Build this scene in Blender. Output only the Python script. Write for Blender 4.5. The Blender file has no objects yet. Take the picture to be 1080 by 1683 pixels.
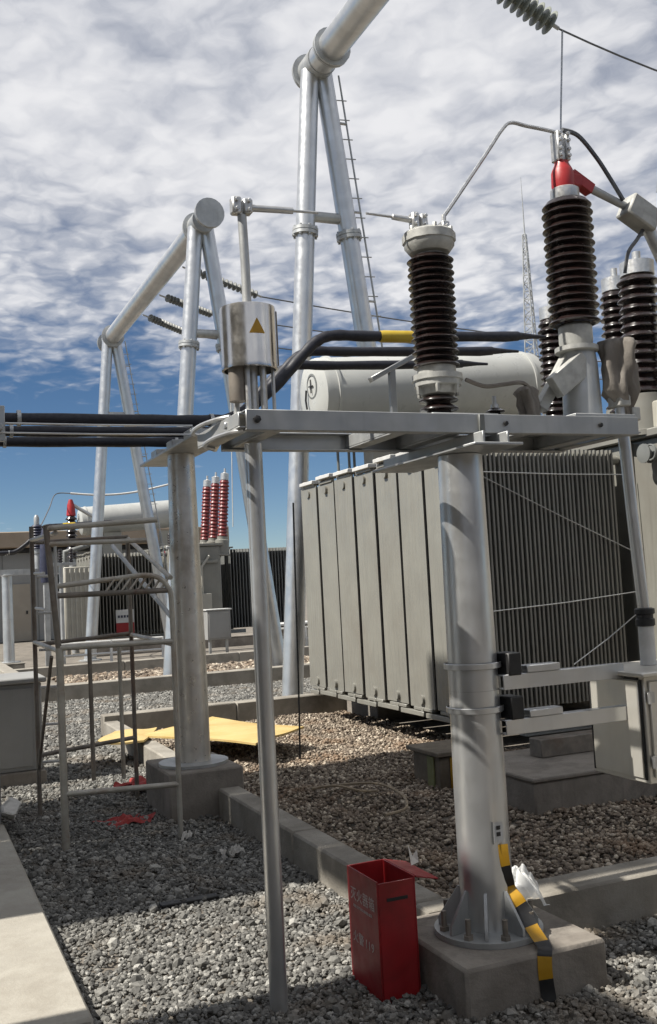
import bpy, math, random
import numpy as np
from mathutils import Vector, Matrix

random.seed(7); rng = np.random.default_rng(11)
SC = bpy.context.scene
COL = SC.collection
R = math.radians

# ------------------------------------------------------------------ camera
cam_d = bpy.data.cameras.new('camera'); cam = bpy.data.objects.new('camera', cam_d); COL.objects.link(cam)
YAW, PITCH, ROLL = R(23.2624), R(3.9913), R(-2.98477)
fw = Vector((math.sin(YAW)*math.cos(PITCH), math.cos(YAW)*math.cos(PITCH), math.sin(PITCH)))
r0 = Vector((math.cos(YAW), -math.sin(YAW), 0)); u0 = r0.cross(fw)
rt = math.cos(ROLL)*r0 + math.sin(ROLL)*u0; up = -math.sin(ROLL)*r0 + math.cos(ROLL)*u0
M = Matrix((rt, up, -fw)).transposed().to_4x4(); M.translation = (0, 0, 1.6)
cam.matrix_world = M
cam_d.sensor_fit = 'VERTICAL'; cam_d.sensor_height = 36; cam_d.lens = 36*1640.38/1683
cam_d.clip_start = .05; cam_d.clip_end = 2000
SC.camera = cam

# ------------------------------------------------------------------ sky
SUN_EL, SUN_AZ = R(52), R(-88.5)          # azimuth from +Y, negative to -X (the sun stands to the left)
w = bpy.data.worlds.new('World'); SC.world = w; w.use_nodes = True
nt = w.node_tree; nt.nodes.clear()
def nd(t, typ, **k):
    n = t.nodes.new(typ)
    for a, b in k.items(): setattr(n, a, b)
    return n
def lk(t, a, b): t.links.new(a, b)
def math_n(t, op, a, b=None, c=None, clamp=False):
    n = nd(t, 'ShaderNodeMath', operation=op, use_clamp=clamp)
    for i, v in enumerate((a, b, c)):
        if v is None: continue
        if isinstance(v, (int, float)): n.inputs[i].default_value = v
        else: lk(t, v, n.inputs[i])
    return n.outputs[0]
def noise_n(t, vec, scale, detail=4, rough=.55, dist=0., dim='3D'):
    n = nd(t, 'ShaderNodeTexNoise', noise_dimensions=dim); n.inputs['Scale'].default_value = scale; n.inputs['Detail'].default_value = detail
    n.inputs['Roughness'].default_value = rough; n.inputs['Distortion'].default_value = dist
    if vec is not None: lk(t, vec, n.inputs['Vector'])
    return n.outputs['Fac']
def map_n(t, v, a, b, c=0., d=1., smooth=True):
    n = nd(t, 'ShaderNodeMapRange', interpolation_type='SMOOTHSTEP' if smooth else 'LINEAR')
    n.inputs['From Min'].default_value = a; n.inputs['From Max'].default_value = b
    n.inputs['To Min'].default_value = c; n.inputs['To Max'].default_value = d
    lk(t, v, n.inputs['Value']); return n.outputs['Result']
def mix_n(t, fac, a, b):
    n = nd(t, 'ShaderNodeMix', data_type='RGBA')
    for s, v in ((n.inputs[0], fac), (n.inputs[6], a), (n.inputs[7], b)):
        if isinstance(v, (int, float)): s.default_value = v
        elif isinstance(v, tuple): s.default_value = (*v, 1) if len(v) == 3 else v
        else: lk(t, v, s)
    return n.outputs[2]
sky = nd(nt, 'ShaderNodeTexSky', sky_type='NISHITA', sun_disc=False)
sky.sun_elevation = SUN_EL; sky.sun_rotation = SUN_AZ
sky.altitude = 3200; sky.air_density = 1.0; sky.dust_density = 0.0; sky.ozone_density = 1.8
tc = nd(nt, 'ShaderNodeTexCoord'); sp = nd(nt, 'ShaderNodeSeparateXYZ'); lk(nt, tc.outputs['Generated'], sp.inputs[0])
zc = math_n(nt, 'ADD', math_n(nt, 'MAXIMUM', sp.outputs[2], 0.), .07)
cx = math_n(nt, 'DIVIDE', sp.outputs[0], zc); cy = math_n(nt, 'DIVIDE', sp.outputs[1], zc)
cv = nd(nt, 'ShaderNodeCombineXYZ'); lk(nt, cx, cv.inputs[0]); lk(nt, cy, cv.inputs[1]); cv.inputs[2].default_value = 3.7
CV = cv.outputs[0]
mp_ = nd(nt, 'ShaderNodeMapping'); mp_.inputs['Rotation'].default_value = (0, 0, R(-20)); mp_.inputs['Scale'].default_value = (1.0, .85, 1); mp_.inputs['Location'].default_value = (1.7, .4, 0); lk(nt, CV, mp_.inputs[0])
CW = mp_.outputs[0]
big = noise_n(nt, CW, .8, 3, .5, .2, '2D')
mid = noise_n(nt, CW, 2.6, 3, .5, .0, '2D')
nz = nd(nt, 'ShaderNodeTexNoise', noise_dimensions='2D'); nz.inputs['Scale'].default_value = 9; nz.inputs['Detail'].default_value = 3; lk(nt, CW, nz.inputs['Vector'])
sc_ = nd(nt, 'ShaderNodeVectorMath', operation='SCALE'); sc_.inputs['Scale'].default_value = .10; lk(nt, nz.outputs['Color'], sc_.inputs[0])
wv = nd(nt, 'ShaderNodeVectorMath', operation='ADD'); lk(nt, CW, wv.inputs[0]); lk(nt, sc_.outputs[0], wv.inputs[1])
def cells(s, sm):
    v = nd(nt, 'ShaderNodeTexVoronoi', feature='SMOOTH_F1', voronoi_dimensions='2D'); v.inputs['Scale'].default_value = s; v.inputs['Smoothness'].default_value = sm; lk(nt, wv.outputs[0], v.inputs['Vector'])
    return map_n(nt, v.outputs['Distance'], .1, .8, 1., 0., False)
fine = noise_n(nt, wv.outputs[0], 7., 7, .58, .0, '2D')
puff = math_n(nt, 'ADD', math_n(nt, 'MULTIPLY', cells(11., .6), .35), math_n(nt, 'ADD', math_n(nt, 'MULTIPLY', cells(24., .5), .18), math_n(nt, 'MULTIPLY', fine, 1.1)))
rad = math_n(nt, 'SQRT', math_n(nt, 'ADD', math_n(nt, 'MULTIPLY', cx, cx), math_n(nt, 'MULTIPLY', cy, cy)))
edge = map_n(nt, math_n(nt, 'ADD', rad, math_n(nt, 'MULTIPLY', big, 1.5)), 2.6, 5.6, 1., 0.)    # the cloud sheet ends some way off
dens = math_n(nt, 'ADD', math_n(nt, 'MULTIPLY', big, 1.0), math_n(nt, 'MULTIPLY', mid, .55))
dens = math_n(nt, 'ADD', dens, math_n(nt, 'MULTIPLY', puff, .62))
dens = math_n(nt, 'ADD', dens, math_n(nt, 'MULTIPLY', edge, .85))
cover = map_n(nt, dens, 1.5, 2.3, 0., .97)
shade = map_n(nt, math_n(nt, 'ADD', math_n(nt, 'MULTIPLY', puff, .7), math_n(nt, 'ADD', math_n(nt, 'MULTIPLY', mid, .55), math_n(nt, 'MULTIPLY', big, .45))), .88, 1.52)
ccol = mix_n(nt, shade, (7.5, 7.75, 8.5), (11.2, 11.2, 11.45))
hs = nd(nt, 'ShaderNodeHueSaturation'); hs.inputs['Saturation'].default_value = 1.16; hs.inputs['Value'].default_value = .98; lk(nt, sky.outputs[0], hs.inputs['Color'])
skyc = mix_n(nt, cover, hs.outputs[0], ccol)
bg = nd(nt, 'ShaderNodeBackground'); lk(nt, skyc, bg.inputs[0]); bg.inputs[1].default_value = .050
wo = nd(nt, 'ShaderNodeOutputWorld'); lk(nt, bg.outputs[0], wo.inputs[0])

# ------------------------------------------------------------------ sun and exposure
sd = bpy.data.lights.new('sun', 'SUN'); sd.energy = 5.0; sd.angle = R(.6); sd.color = (1, .95, .87)
sun = bpy.data.objects.new('sun', sd); COL.objects.link(sun); sun.location = (-20, 5, 30)
sdir = Vector((math.sin(SUN_AZ)*math.cos(SUN_EL), math.cos(SUN_AZ)*math.cos(SUN_EL), math.sin(SUN_EL)))
sun.rotation_euler = (-sdir).to_track_quat('-Z', 'Y').to_euler()
SC.view_settings.view_transform = 'Standard'; SC.view_settings.look = 'None'
SC.view_settings.exposure = .62; SC.view_settings.gamma = 1
SC.cycles.max_bounces = 5; SC.cycles.diffuse_bounces = 3; SC.cycles.glossy_bounces = 3; SC.cycles.transparent_max_bounces = 6
SC.cycles.use_denoising = True; SC.cycles.use_adaptive_sampling = True; SC.cycles.adaptive_threshold = .02
w.cycles.sampling_method = 'MANUAL'; w.cycles.sample_map_resolution = 512

# ------------------------------------------------------------------ materials
MATS = {}
KA = .70
def mat(name, c1, c2=None, rough=.6, metal=0., scale=6., detail=5, bump=0., bscale=40., stain=None, stain_amt=.4, rvar=.1, spec=.5, streak=0., coat=0., lo=.35, hi=.65):
    m = bpy.data.materials.new(name); m.use_nodes = True; t = m.node_tree
    if metal < .2 and not name.startswith('porcelain'): c1, c2, stain = [tuple(x*KA for x in c) if c else c for c in (c1, c2 or c1, stain)]
    b = t.nodes['Principled BSDF']
    tc = nd(t, 'ShaderNodeTexCoord'); V = tc.outputs['Object']
    gp = nd(t, 'ShaderNodeNewGeometry'); V = gp.outputs['Position']
    n1 = noise_n(t, V, scale, detail, .6, .2)
    col = mix_n(t, map_n(t, n1, lo, hi), c1, c2 or c1)
    if streak:
        mp = nd(t, 'ShaderNodeMapping'); mp.inputs['Scale'].default_value = (14, 14, .9); lk(t, V, mp.inputs[0])
        s = noise_n(t, mp.outputs[0], 1.6, 4, .6)
        col = mix_n(t, math_n(t, 'MULTIPLY', map_n(t, s, .5, .75), streak), col, tuple(x*.45 for x in c1))
    if stain:
        s = noise_n(t, V, scale*.28, 6, .7, .6)
        col = mix_n(t, math_n(t, 'MULTIPLY', map_n(t, s, .48, .7), stain_amt), col, stain)
    lk(t, col, b.inputs['Base Color'])
    n2 = noise_n(t, V, scale*2.7, 4, .6)
    lk(t, map_n(t, n2, .3, .7, max(.02, rough-rvar), min(1, rough+rvar)), b.inputs['Roughness'])
    b.inputs['Metallic'].default_value = metal; b.inputs['Specular IOR Level'].default_value = spec
    b.inputs['Coat Weight'].default_value = coat
    if bump:
        bn = nd(t, 'ShaderNodeBump'); bn.inputs['Strength'].default_value = bump; bn.inputs['Distance'].default_value = .01
        lk(t, noise_n(t, V, bscale, 6, .65), bn.inputs['Height']); lk(t, bn.outputs[0], b.inputs['Normal'])
    MATS[name] = m; return m
mat('galv', (.56, .57, .575), (.64, .65, .65), .34, .8, 3.5, 3, bump=.03, bscale=5, rvar=.06, stain=(.50, .49, .46), stain_amt=.35, streak=.07)
mat('galv_dull', (.36, .37, .37), (.46, .47, .465), .46, .5, 4, 3, bump=.03, bscale=10, stain=(.27, .26, .24), stain_amt=.4, streak=.18)
mat('galv_dirty', (.60, .57, .52), (.68, .655, .61), .36, .72, 5, bump=.07, bscale=12, stain=(.27, .22, .16), stain_amt=.6, streak=.25)
mat('stainless', (.60, .58, .55), (.68, .66, .62), .21, 1., 5, rvar=.06, streak=.05)
mat('cabinet_steel', (.66, .635, .57), (.72, .70, .63), .36, .6, 3, 3, rvar=.06, stain=(.52, .49, .42), stain_amt=.35, streak=.08)
mat('alu', (.50, .50, .49), (.60, .60, .59), .42, .8, 20, bump=.05)
mat('casting', (.36, .36, .34), (.46, .46, .43), .55, .35, 18, bump=.1, stain=(.24, .22, .19))
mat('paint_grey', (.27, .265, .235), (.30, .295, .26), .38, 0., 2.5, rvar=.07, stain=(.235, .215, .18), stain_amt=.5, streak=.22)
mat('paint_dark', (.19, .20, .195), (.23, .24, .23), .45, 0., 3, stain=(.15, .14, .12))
mat('paint_cream', (.46, .44, .38), (.52, .50, .43), .45, 0., 3, stain=(.33, .30, .24))
mat('conservator_paint', (.56, .57, .545), (.62, .63, .60), .36, 0., 2.5, stain=(.34, .33, .30), stain_amt=.3)
mat('porcelain', (.010, .0065, .006), (.017, .009, .008), .22, 0., 12, coat=.3, rvar=.06)
mat('porcelain_red', (.13, .018, .018), (.18, .026, .024), .42, 0., 12)
mat('polymer_green', (.27, .29, .25), (.34, .36, .31), .35, 0., 12)
mat('rubber', (.009, .010, .018), (.016, .018, .03), .55, 0., 12, bump=.08, bscale=25)
mat('black', (.014, .014, .015), (.025, .025, .025), .5, 0., 12)
mat('yellow_tape', (.62, .42, .02), (.70, .50, .05), .4, 0., 10)
mat('hazard_yellow', (.58, .31, .015), (.64, .36, .03), .42, 0., 10, stain=(.3, .2, .05))
mat('red_paint', (.38, .018, .024), (.44, .026, .03), .38, 0., 5, stain=(.15, .018, .014), stain_amt=.6, streak=.2, bump=.12, bscale=7)
mat('red_cap', (.42, .02, .025), (.5, .03, .03), .4, 0., 8)
mat('red_cloth', (.36, .03, .03), (.46, .06, .05), .8, 0., 14, bump=.3, bscale=60)
mat('white_print', (.62, .50, .48), (.75, .66, .62), .6, 0., 60)
mat('white_paint', (.70, .70, .68), (.78, .78, .76), .5, 0., 8, stain=(.5, .48, .42))
mat('concrete', (.32, .295, .25), (.42, .39, .335), .88, 0., 4.5, 8, bump=.5, bscale=38, stain=(.19, .17, .14), stain_amt=.7)
mat('concrete_brown', (.26, .23, .195), (.345, .312, .268), .9, 0., 5, 8, bump=.5, bscale=40, stain=(.12, .105, .09), stain_amt=.75, streak=.25)
mat('concrete_light', (.44, .41, .35), (.53, .50, .43), .85, 0., 5, 9, bump=.3, bscale=60, stain=(.34, .305, .25), stain_amt=.6)
mat('wall_beige', (.43, .38, .31), (.48, .43, .35), .8, 0., 1.2, stain=(.35, .31, .25))
mat('wall_grey', (.33, .33, .32), (.38, .38, .365), .7, 0., 1.2, stain=(.27, .27, .255), streak=.1)
mat('roof_tan', (.40, .315, .225), (.46, .365, .27), .7, 0., 1.5)
mat('glass_dark', (.03, .035, .04), (.04, .045, .05), .08, 0., 3)
mat('rusty_pipe', (.36, .34, .295), (.44, .42, .37), .5, .4, 9, stain=(.22, .15, .10), stain_amt=.7, bump=.1)
mat('dark_pipe', (.15, .135, .115), (.22, .195, .165), .6, .3, 9, stain=(.12, .06, .035), stain_amt=.6)
mat('cloth_grey', (.21, .19, .165), (.31, .28, .245), .85, 0., 10, bump=.3, bscale=30, stain=(.2, .17, .14))
mat('plywood_yellow', (.68, .48, .17), (.76, .57, .24), .6, 0., 3, stain=(.5, .33, .10), stain_amt=.5)
mat('timber', (.17, .14, .10), (.24, .20, .15), .8, 0., 9, bump=.3, stain=(.09, .075, .06))
mat('olive', (.20, .21, .09), (.26, .27, .12), .6, 0., 9)
mat('sack', (.62, .60, .55), (.72, .70, .65), .7, 0., 12, bump=.3, bscale=40)
mat('wire', (.35, .36, .37), (.45, .46, .47), .45, .7, 30)
mat('wire_dark', (.11, .115, .12), (.16, .165, .17), .5, .5, 30)
mat('dark_blue', (.03, .035, .07), (.05, .055, .10), .5, 0., 9)
mat('green', (.01, .16, .07), (.015, .2, .09), .5, 0., 9)
mat('twig', (.34, .27, .18), (.42, .34, .24), .8, 0., 20)
# thin clear film
m = bpy.data.materials.new('film'); m.use_nodes = True; b = m.node_tree.nodes['Principled BSDF']
b.inputs['Base Color'].default_value = (.86, .87, .86, 1); b.inputs['Roughness'].default_value = .22
b.inputs['Alpha'].default_value = .6; MATS['film'] = m
# ground earth
m = mat('earth', (.17, .15, .125), (.27, .24, .20), .95, 0., 3, 8, bump=.6, bscale=70, stain=(.28, .25, .21), stain_amt=.5)
def stone_mat(name, cols, rough=.8):
    m = bpy.data.materials.new(name); m.use_nodes = True; t = m.node_tree; b = t.nodes['Principled BSDF']
    a = nd(t, 'ShaderNodeAttribute', attribute_name='tone')
    rp = nd(t, 'ShaderNodeValToRGB'); e = rp.color_ramp.elements
    e[0].color = (*cols[0], 1); e[1].color = (*cols[-1], 1)
    for i, c in enumerate(cols[1:-1], 1): e.new(i/(len(cols)-1)).color = (*c, 1)
    lk(t, a.outputs['Fac'], rp.inputs[0])
    gp = nd(t, 'ShaderNodeNewGeometry'); n = noise_n(t, gp.outputs['Position'], 90, 4, .6)
    patch = noise_n(t, gp.outputs['Position'], 1.5, 5, .65)
    c = mix_n(t, map_n(t, n, .35, .7, 0, .35), rp.outputs[0], tuple(x*.55 for x in cols[0]))
    c = mix_n(t, map_n(t, patch, .5, .7, 0, .6), c, tuple(x*y for x, y in zip(cols[1], (1.5, 1.2, .92))))
    lk(t, c, b.inputs['Base Color']); b.inputs['Roughness'].default_value = rough
    MATS[name] = m
stone_mat('gravel', [(.055, .054, .05), (.115, .112, .102), (.19, .186, .17), (.42, .41, .375)])
stone_mat('pebble', [(.06, .045, .033), (.14, .108, .08), (.27, .22, .165), (.66, .58, .46)])

# ------------------------------------------------------------------ mesh helpers
class MB:
    def __init__(s): s.v = []; s.f = []; s.m = []
    def add(s, v, f):
        o = len(s.v); s.v += [tuple(p) for p in v]; s.f += [tuple(i+o for i in q) for q in f]; return s
    def box(s, x0, x1, y0, y1, z0, z1, b=.004, T=None):
        b = min(b, abs(x1-x0)*.3, abs(y1-y0)*.3, abs(z1-z0)*.3)
        V = []; idx = {}
        X, Y, Z = (x0, x1), (y0, y1), (z0, z1)
        for i in (0, 1):
            for j in (0, 1):
                for k in (0, 1):
                    sx, sy, sz = (1-2*i)*b, (1-2*j)*b, (1-2*k)*b
                    for a, p in enumerate(((X[i], Y[j]+sy, Z[k]+sz), (X[i]+sx, Y[j], Z[k]+sz), (X[i]+sx, Y[j]+sy, Z[k]))):
                        idx[i, j, k, a] = len(V); V.append(Vector(p))
        F = []
        c = Vector(((x0+x1)/2, (y0+y1)/2, (z0+z1)/2))
        def face(ids):
            ctr = sum((V[q] for q in ids), Vector())/len(ids); n = (V[ids[1]]-V[ids[0]]).cross(V[ids[2]]-V[ids[1]])
            F.append(ids if n.dot(ctr-c) > 0 else ids[::-1])
        for i in (0, 1):
            face([idx[i, 0, 0, 0], idx[i, 1, 0, 0], idx[i, 1, 1, 0], idx[i, 0, 1, 0]])
            face([idx[0, i, 0, 1], idx[1, i, 0, 1], idx[1, i, 1, 1], idx[0, i, 1, 1]])
            face([idx[0, 0, i, 2], idx[1, 0, i, 2], idx[1, 1, i, 2], idx[0, 1, i, 2]])
            for j in (0, 1):
                face([idx[i, j, 0, 0], idx[i, j, 1, 0], idx[i, j, 1, 1], idx[i, j, 0, 1]])
                face([idx[i, 0, j, 0], idx[i, 1, j, 0], idx[i, 1, j, 2], idx[i, 0, j, 2]])
                face([idx[0, i, j, 1], idx[1, i, j, 1], idx[1, i, j, 2], idx[0, i, j, 2]])
                for k in (0, 1): face([idx[i, j, k, 0], idx[i, j, k, 1], idx[i, j, k, 2]])
        if T is not None: V = [T @ p for p in V]
        return s.add(V, F)
    def bar(s, p0, p1, wd, ht, b=.003, upv=(0, 0, 1)):
        p0, p1 = Vector(p0), Vector(p1); d = p1-p0; L = d.length; x = d.normalized(); u = Vector(upv)
        if abs(x.dot(u)) > .98: u = Vector((0, 1, 0))
        y = u.cross(x).normalized(); z = x.cross(y)
        T = Matrix((x, y, z)).transposed().to_4x4(); T.translation = p0
        return s.box(0, L, -wd/2, wd/2, -ht/2, ht/2, b, T)
    def tube(s, pts, r, n=10, cap=True):
        P = [Vector(p) for p in pts]; k = len(P); rs = r if isinstance(r, (list, tuple)) else [r]*k
        V, F = [], []; t0 = (P[1]-P[0]).normalized()
        u = t0.orthogonal().normalized()
        for i in range(k):
            t = (P[min(i+1, k-1)]-P[max(i-1, 0)])
            t = t.normalized() if t.length > 1e-9 else t0
            u = (u-t*u.dot(t)).normalized(); v_ = t.cross(u)
            for j in range(n):
                a = 2*math.pi*j/n; V.append(P[i]+(u*math.cos(a)+v_*math.sin(a))*rs[i])
        for i in range(k-1):
            for j in range(n): F.append((i*n+j, i*n+(j+1) % n, (i+1)*n+(j+1) % n, (i+1)*n+j))
        if cap: F.append(tuple(range(n))[::-1]); F.append(tuple(range((k-1)*n, k*n)))
        return s.add(V, F)
    def lathe(s, prof, o=(0, 0, 0), n=24, d=(0, 0, 1), cap=True):
        o = Vector(o); d = Vector(d).normalized(); u = d.orthogonal().normalized()
        if abs(d.z) > .999: u = Vector((1, 0, 0))
        w_ = d.cross(u); V, F = [], []
        for r, z in prof:
            for j in range(n):
                a = 2*math.pi*j/n; V.append(o+d*z+(u*math.cos(a)+w_*math.sin(a))*r)
        k = len(prof)
        for i in range(k-1):
            for j in range(n): F.append((i*n+j, i*n+(j+1) % n, (i+1)*n+(j+1) % n, (i+1)*n+j))
        if cap:
            if prof[0][0] > 1e-5: F.append(tuple(range(n))[::-1])
            if prof[-1][0] > 1e-5: F.append(tuple(range((k-1)*n, k*n)))
        return s.add(V, F)
    def build(s, name, mt, parent=None, angle=38, smooth=True):
        me = bpy.data.meshes.new(name); me.from_pydata([tuple(p) for p in s.v], [], s.f); me.update()
        me.materials.append(MATS[mt])
        if smooth: me.shade_smooth(); me.set_sharp_from_angle(angle=R(angle))
        return link(name, me, parent)
ROOT = {}
def link(name, me, parent=None):
    o = bpy.data.objects.new(name, me); COL.objects.link(o)
    if parent is not None:
        o.parent = parent
        if parent.name in ROOT: o.matrix_parent_inverse = Matrix.Translation(-ROOT[parent.name])
    return o
def thing(name, label, cat, loc=(0, 0, 0), group=None):
    o = bpy.data.objects.new(name, None); COL.objects.link(o); o.location = loc; o.empty_display_size = .1
    ROOT[o.name] = Vector(loc); return tag(o, label, cat, group)
def tag(o, label=None, cat=None, group=None, kind=None):
    if label: o['label'] = label
    if cat: o['category'] = cat
    if group: o['group'] = group
    if kind: o['kind'] = kind
    return o
def bolt(mb, p, d, r=.008, h=.008): mb.lathe([(r, 0), (r, h), (r*.8, h*1.15)], p, 6, d)
def bez(pts, n=8):
    P = [Vector(p) for p in pts]; out = []
    for i in range(len(P)-1):
        a, b_, c, d = P[max(i-1, 0)], P[i], P[i+1], P[min(i+2, len(P)-1)]
        for k in range(n):
            t = k/n; out.append(.5*((2*b_)+(c-a)*t+(2*a-5*b_+4*c-d)*t*t+(3*b_-a-3*c+d)*t**3))
    return out+[P[-1]]
def sheds(z0, z1, n, rc, rs, rs2=None):
    "profile of a shedded porcelain insulator"
    p = [(rc, z0)]; h = (z1-z0)/n
    for i in range(n):
        z = z0+i*h; rr = rs if (rs2 is None or i % 2 == 0) else rs2
        p += [(rc, z+h*.10), (rr*.97, z+h*.22), (rr, z+h*.32), (rr*.98, z+h*.42), (rc*1.04, z+h*.86)]
    return p+[(rc, z1)]

# ================================================================== SETTING
g = MB(); S = 900; N = 60
xs = [(-1 if i < N/2 else 1)*(abs(i-N/2)/(N/2))**3*S for i in range(N+1)]
g.v = [(x, y, 0) for y in xs for x in xs]
g.f = [(j*(N+1)+i, j*(N+1)+i+1, (j+1)*(N+1)+i+1, (j+1)*(N+1)+i) for j in range(N) for i in range(N)]
tag(g.build('ground', 'earth', smooth=False), kind='structure', label='bare earth and gravel ground of the substation yard')

def ico(sub):
    t = (1+5**.5)/2
    V = [Vector(p).normalized() for p in ((-1, t, 0), (1, t, 0), (-1, -t, 0), (1, -t, 0), (0, -1, t), (0, 1, t), (0, -1, -t), (0, 1, -t), (t, 0, -1), (t, 0, 1), (-t, 0, -1), (-t, 0, 1))]
    F = [(0, 11, 5), (0, 5, 1), (0, 1, 7), (0, 7, 10), (0, 10, 11), (1, 5, 9), (5, 11, 4), (11, 10, 2), (10, 7, 6), (7, 1, 8), (3, 9, 4), (3, 4, 2), (3, 2, 6), (3, 6, 8), (3, 8, 9), (4, 9, 5), (2, 4, 11), (6, 2, 10), (8, 6, 7), (9, 8, 1)]
    for _ in range(sub):
        c = {}; G = []
        def md(a, b):
            k = (min(a, b), max(a, b))
            if k not in c: c[k] = len(V); V.append(((V[a]+V[b])/2).normalized())
            return c[k]
        for a, b, d in F:
            p, q, r_ = md(a, b), md(b, d), md(d, a); G += [(a, p, r_), (b, q, p), (d, r_, q), (p, q, r_)]
        F = G
    return np.array(V), np.array(F)
def scatter(name, mt, rects, density, rmin, rmax, sub, jit, smooth, label, squash=.75, lift=.35, layers=.02, holes=(), bumpz=.0, thin=0.):
    V0, F0 = ico(sub); nv, nf = len(V0), len(F0)
    pts = []
    for x0, x1, y0, y1, dm in rects:
        n = int((x1-x0)*(y1-y0)*density*dm)
        pts.append(np.stack([rng.uniform(x0, x1, n), rng.uniform(y0, y1, n)], 1))
    P = np.concatenate(pts)
    for x0, x1, y0, y1 in holes: P = P[~((P[:, 0] > x0) & (P[:, 0] < x1) & (P[:, 1] > y0) & (P[:, 1] < y1))]
    if thin:   # worn patches where fines and earth show between the stones
        q = np.sin(P[:, 0]*2.9+.8*np.sin(P[:, 1]*2.1))+np.sin(P[:, 1]*3.7+1.4*np.sin(P[:, 0]*1.7)+2.)+.6*np.sin(P[:, 0]*8.3+P[:, 1]*6.1)
        P = P[rng.random(len(P)) > np.clip((q-.75)*thin*1.0, 0, .5)]
    n = len(P)
    r = rmin+(rmax-rmin)*rng.beta(1.3, 2.6, n)
    ax = np.stack([rng.uniform(.75, 1.3, n), rng.uniform(.65, 1.05, n), rng.uniform(squash*.7, squash*1.2, n)], 1)*r[:, None]
    T = 10; tmpl = V0[None]*(1+rng.uniform(-jit, jit, (T, nv, 1)))
    vs = tmpl[rng.integers(0, T, n)]*ax[:, None, :]
    a, b = rng.uniform(0, 6.283, n), rng.normal(0, .45, n)
    tl = rng.uniform(0, 6.283, n)
    def rz(v, t): c, s = np.cos(t)[:, None], np.sin(t)[:, None]; return np.stack([v[..., 0]*c-v[..., 1]*s, v[..., 0]*s+v[..., 1]*c, v[..., 2]], -1)
    def rx(v, t): c, s = np.cos(t)[:, None], np.sin(t)[:, None]; return np.stack([v[..., 0], v[..., 1]*c-v[..., 2]*s, v[..., 1]*s+v[..., 2]*c], -1)
    vs = rz(rx(rz(vs, tl), b), a)
    z = r*lift+rng.uniform(0, layers, n)
    z += bumpz*(np.sin(P[:, 0]*3.1+1.3)*np.cos(P[:, 1]*2.3)+.6*np.sin(P[:, 0]*7.7+P[:, 1]*5.1)+1)
    vs[..., 0] += P[:, 0, None]; vs[..., 1] += P[:, 1, None]; vs[..., 2] += z[:, None]
    fs = (F0[None]+(np.arange(n)*nv)[:, None, None]).reshape(-1, 3)
    me = bpy.data.meshes.new(name); me.vertices.add(n*nv); me.vertices.foreach_set('co', vs.reshape(-1).astype(np.float32))
    m3 = len(fs)*3; me.loops.add(m3); me.loops.foreach_set('vertex_index', fs.reshape(-1).astype(np.int32))
    me.polygons.add(len(fs)); me.polygons.foreach_set('loop_start', np.arange(0, m3, 3, dtype=np.int32))
    at = me.attributes.new('tone', 'FLOAT', 'POINT'); at.data.foreach_set('value', np.repeat(rng.beta(1.8, 1.8, n), nv).astype(np.float32))
    me.update(calc_edges=True); me.validate()
    if smooth: me.shade_smooth()
    else: me.shade_flat()
    me.materials.append(MATS[mt])
    return tag(link(name, me), label=label, kind='stuff')
PEDH = [(1.83, 2.45, 3.21, 3.83), (1.66, 2.2, 6.88, 7.6), (-1, .58, 3.74, 12)]
scatter('gravel', 'gravel', [(.45, 2.0, 2.3, 6.4, 1.), (.5, 2.0, 6.4, 9.2, .7), (1.9, 4.6, 1.8, 3.72, 1.)], 3900, .0075, .0185, 0, .26, False,
        'grey crushed stone gravel covering the yard in the foreground', holes=PEDH, layers=.010, bumpz=.006, thin=.45)
scatter('loose_stones', 'gravel', [(.5, 2.0, 2.4, 9.2, 1.), (2.3, 4.4, 2.0, 3.7, 1.)], 75, .016, .034, 0, .28, False, 'larger loose stones scattered over the foreground gravel', holes=PEDH, layers=.006, lift=.75)
scatter('far_gravel', 'gravel', [(.9, 2.0, 9.2, 15.6, 1.), (2.0, 7.5, 11.6, 15.6, 1.)], 800, .018, .034, 0, .22, False,
        'grey gravel strip between the two transformer pits', layers=.01)
scatter('pebbles', 'pebble', [(2.17, 4.9, 3.97, 11.2, 1.), (4.9, 6.6, 3.97, 7.6, 1.)], 2100, .0095, .0235, 0, .16, True,
        'brown rounded pebbles filling the oil pit around the transformer', layers=.022, bumpz=.014, lift=.35)
scatter('far_pebbles', 'pebble', [(2.6, 10.5, 16.2, 20, 1.)], 150, .035, .07, 0, .14, False,
        'brown pebbles in the pit before the far transformer', layers=.02, lift=.3)

def blocks(root, runs, mt, gap=.006):
    "a kerb made of cast lengths, each length its own child; runs: (x0,x1,y0,y1,z0,z1,axis,length)"
    for x0, x1, y0, y1, z0, z1, ax, ln in runs:
        a0, a1 = (x0, x1) if ax == 'x' else (y0, y1)
        n = max(1, round((a1-a0)/ln)); st = (a1-a0)/n
        for i in range(n):
            p, q = a0+i*st+gap/2, a0+(i+1)*st-gap/2
            dz = random.uniform(-.004, .004); dx = random.uniform(-.003, .003)
            m = MB()
            if ax == 'x': m.box(p, q, y0+dx, y1+dx, z0, z1+dz, .012)
            else: m.box(x0+dx, x1+dx, p, q, z0, z1+dz, .012)
            m.build('kerb_block', mt, root)
k = thing('pit_kerb', 'low concrete kerb round the near oil pit', 'kerb', (2.1, 3.9, 0)); del k['category']; k['kind'] = 'structure'
blocks(k, [(2.0, 2.16, 3.96, 6.86, -.1, .2, 'y', 1.45), (2.0, 2.16, 7.62, 11.2, -.1, .2, 'y', 1.8),
           (2.46, 6.9, 3.75, 3.955, -.1, .2, 'x', 1.48), (2.0, 2.455, 3.838, 3.952, -.1, .2, 'x', 1), (2.0, 6.6, 11.21, 11.4, -.1, .26, 'x', 1.53)], 'concrete')
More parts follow.
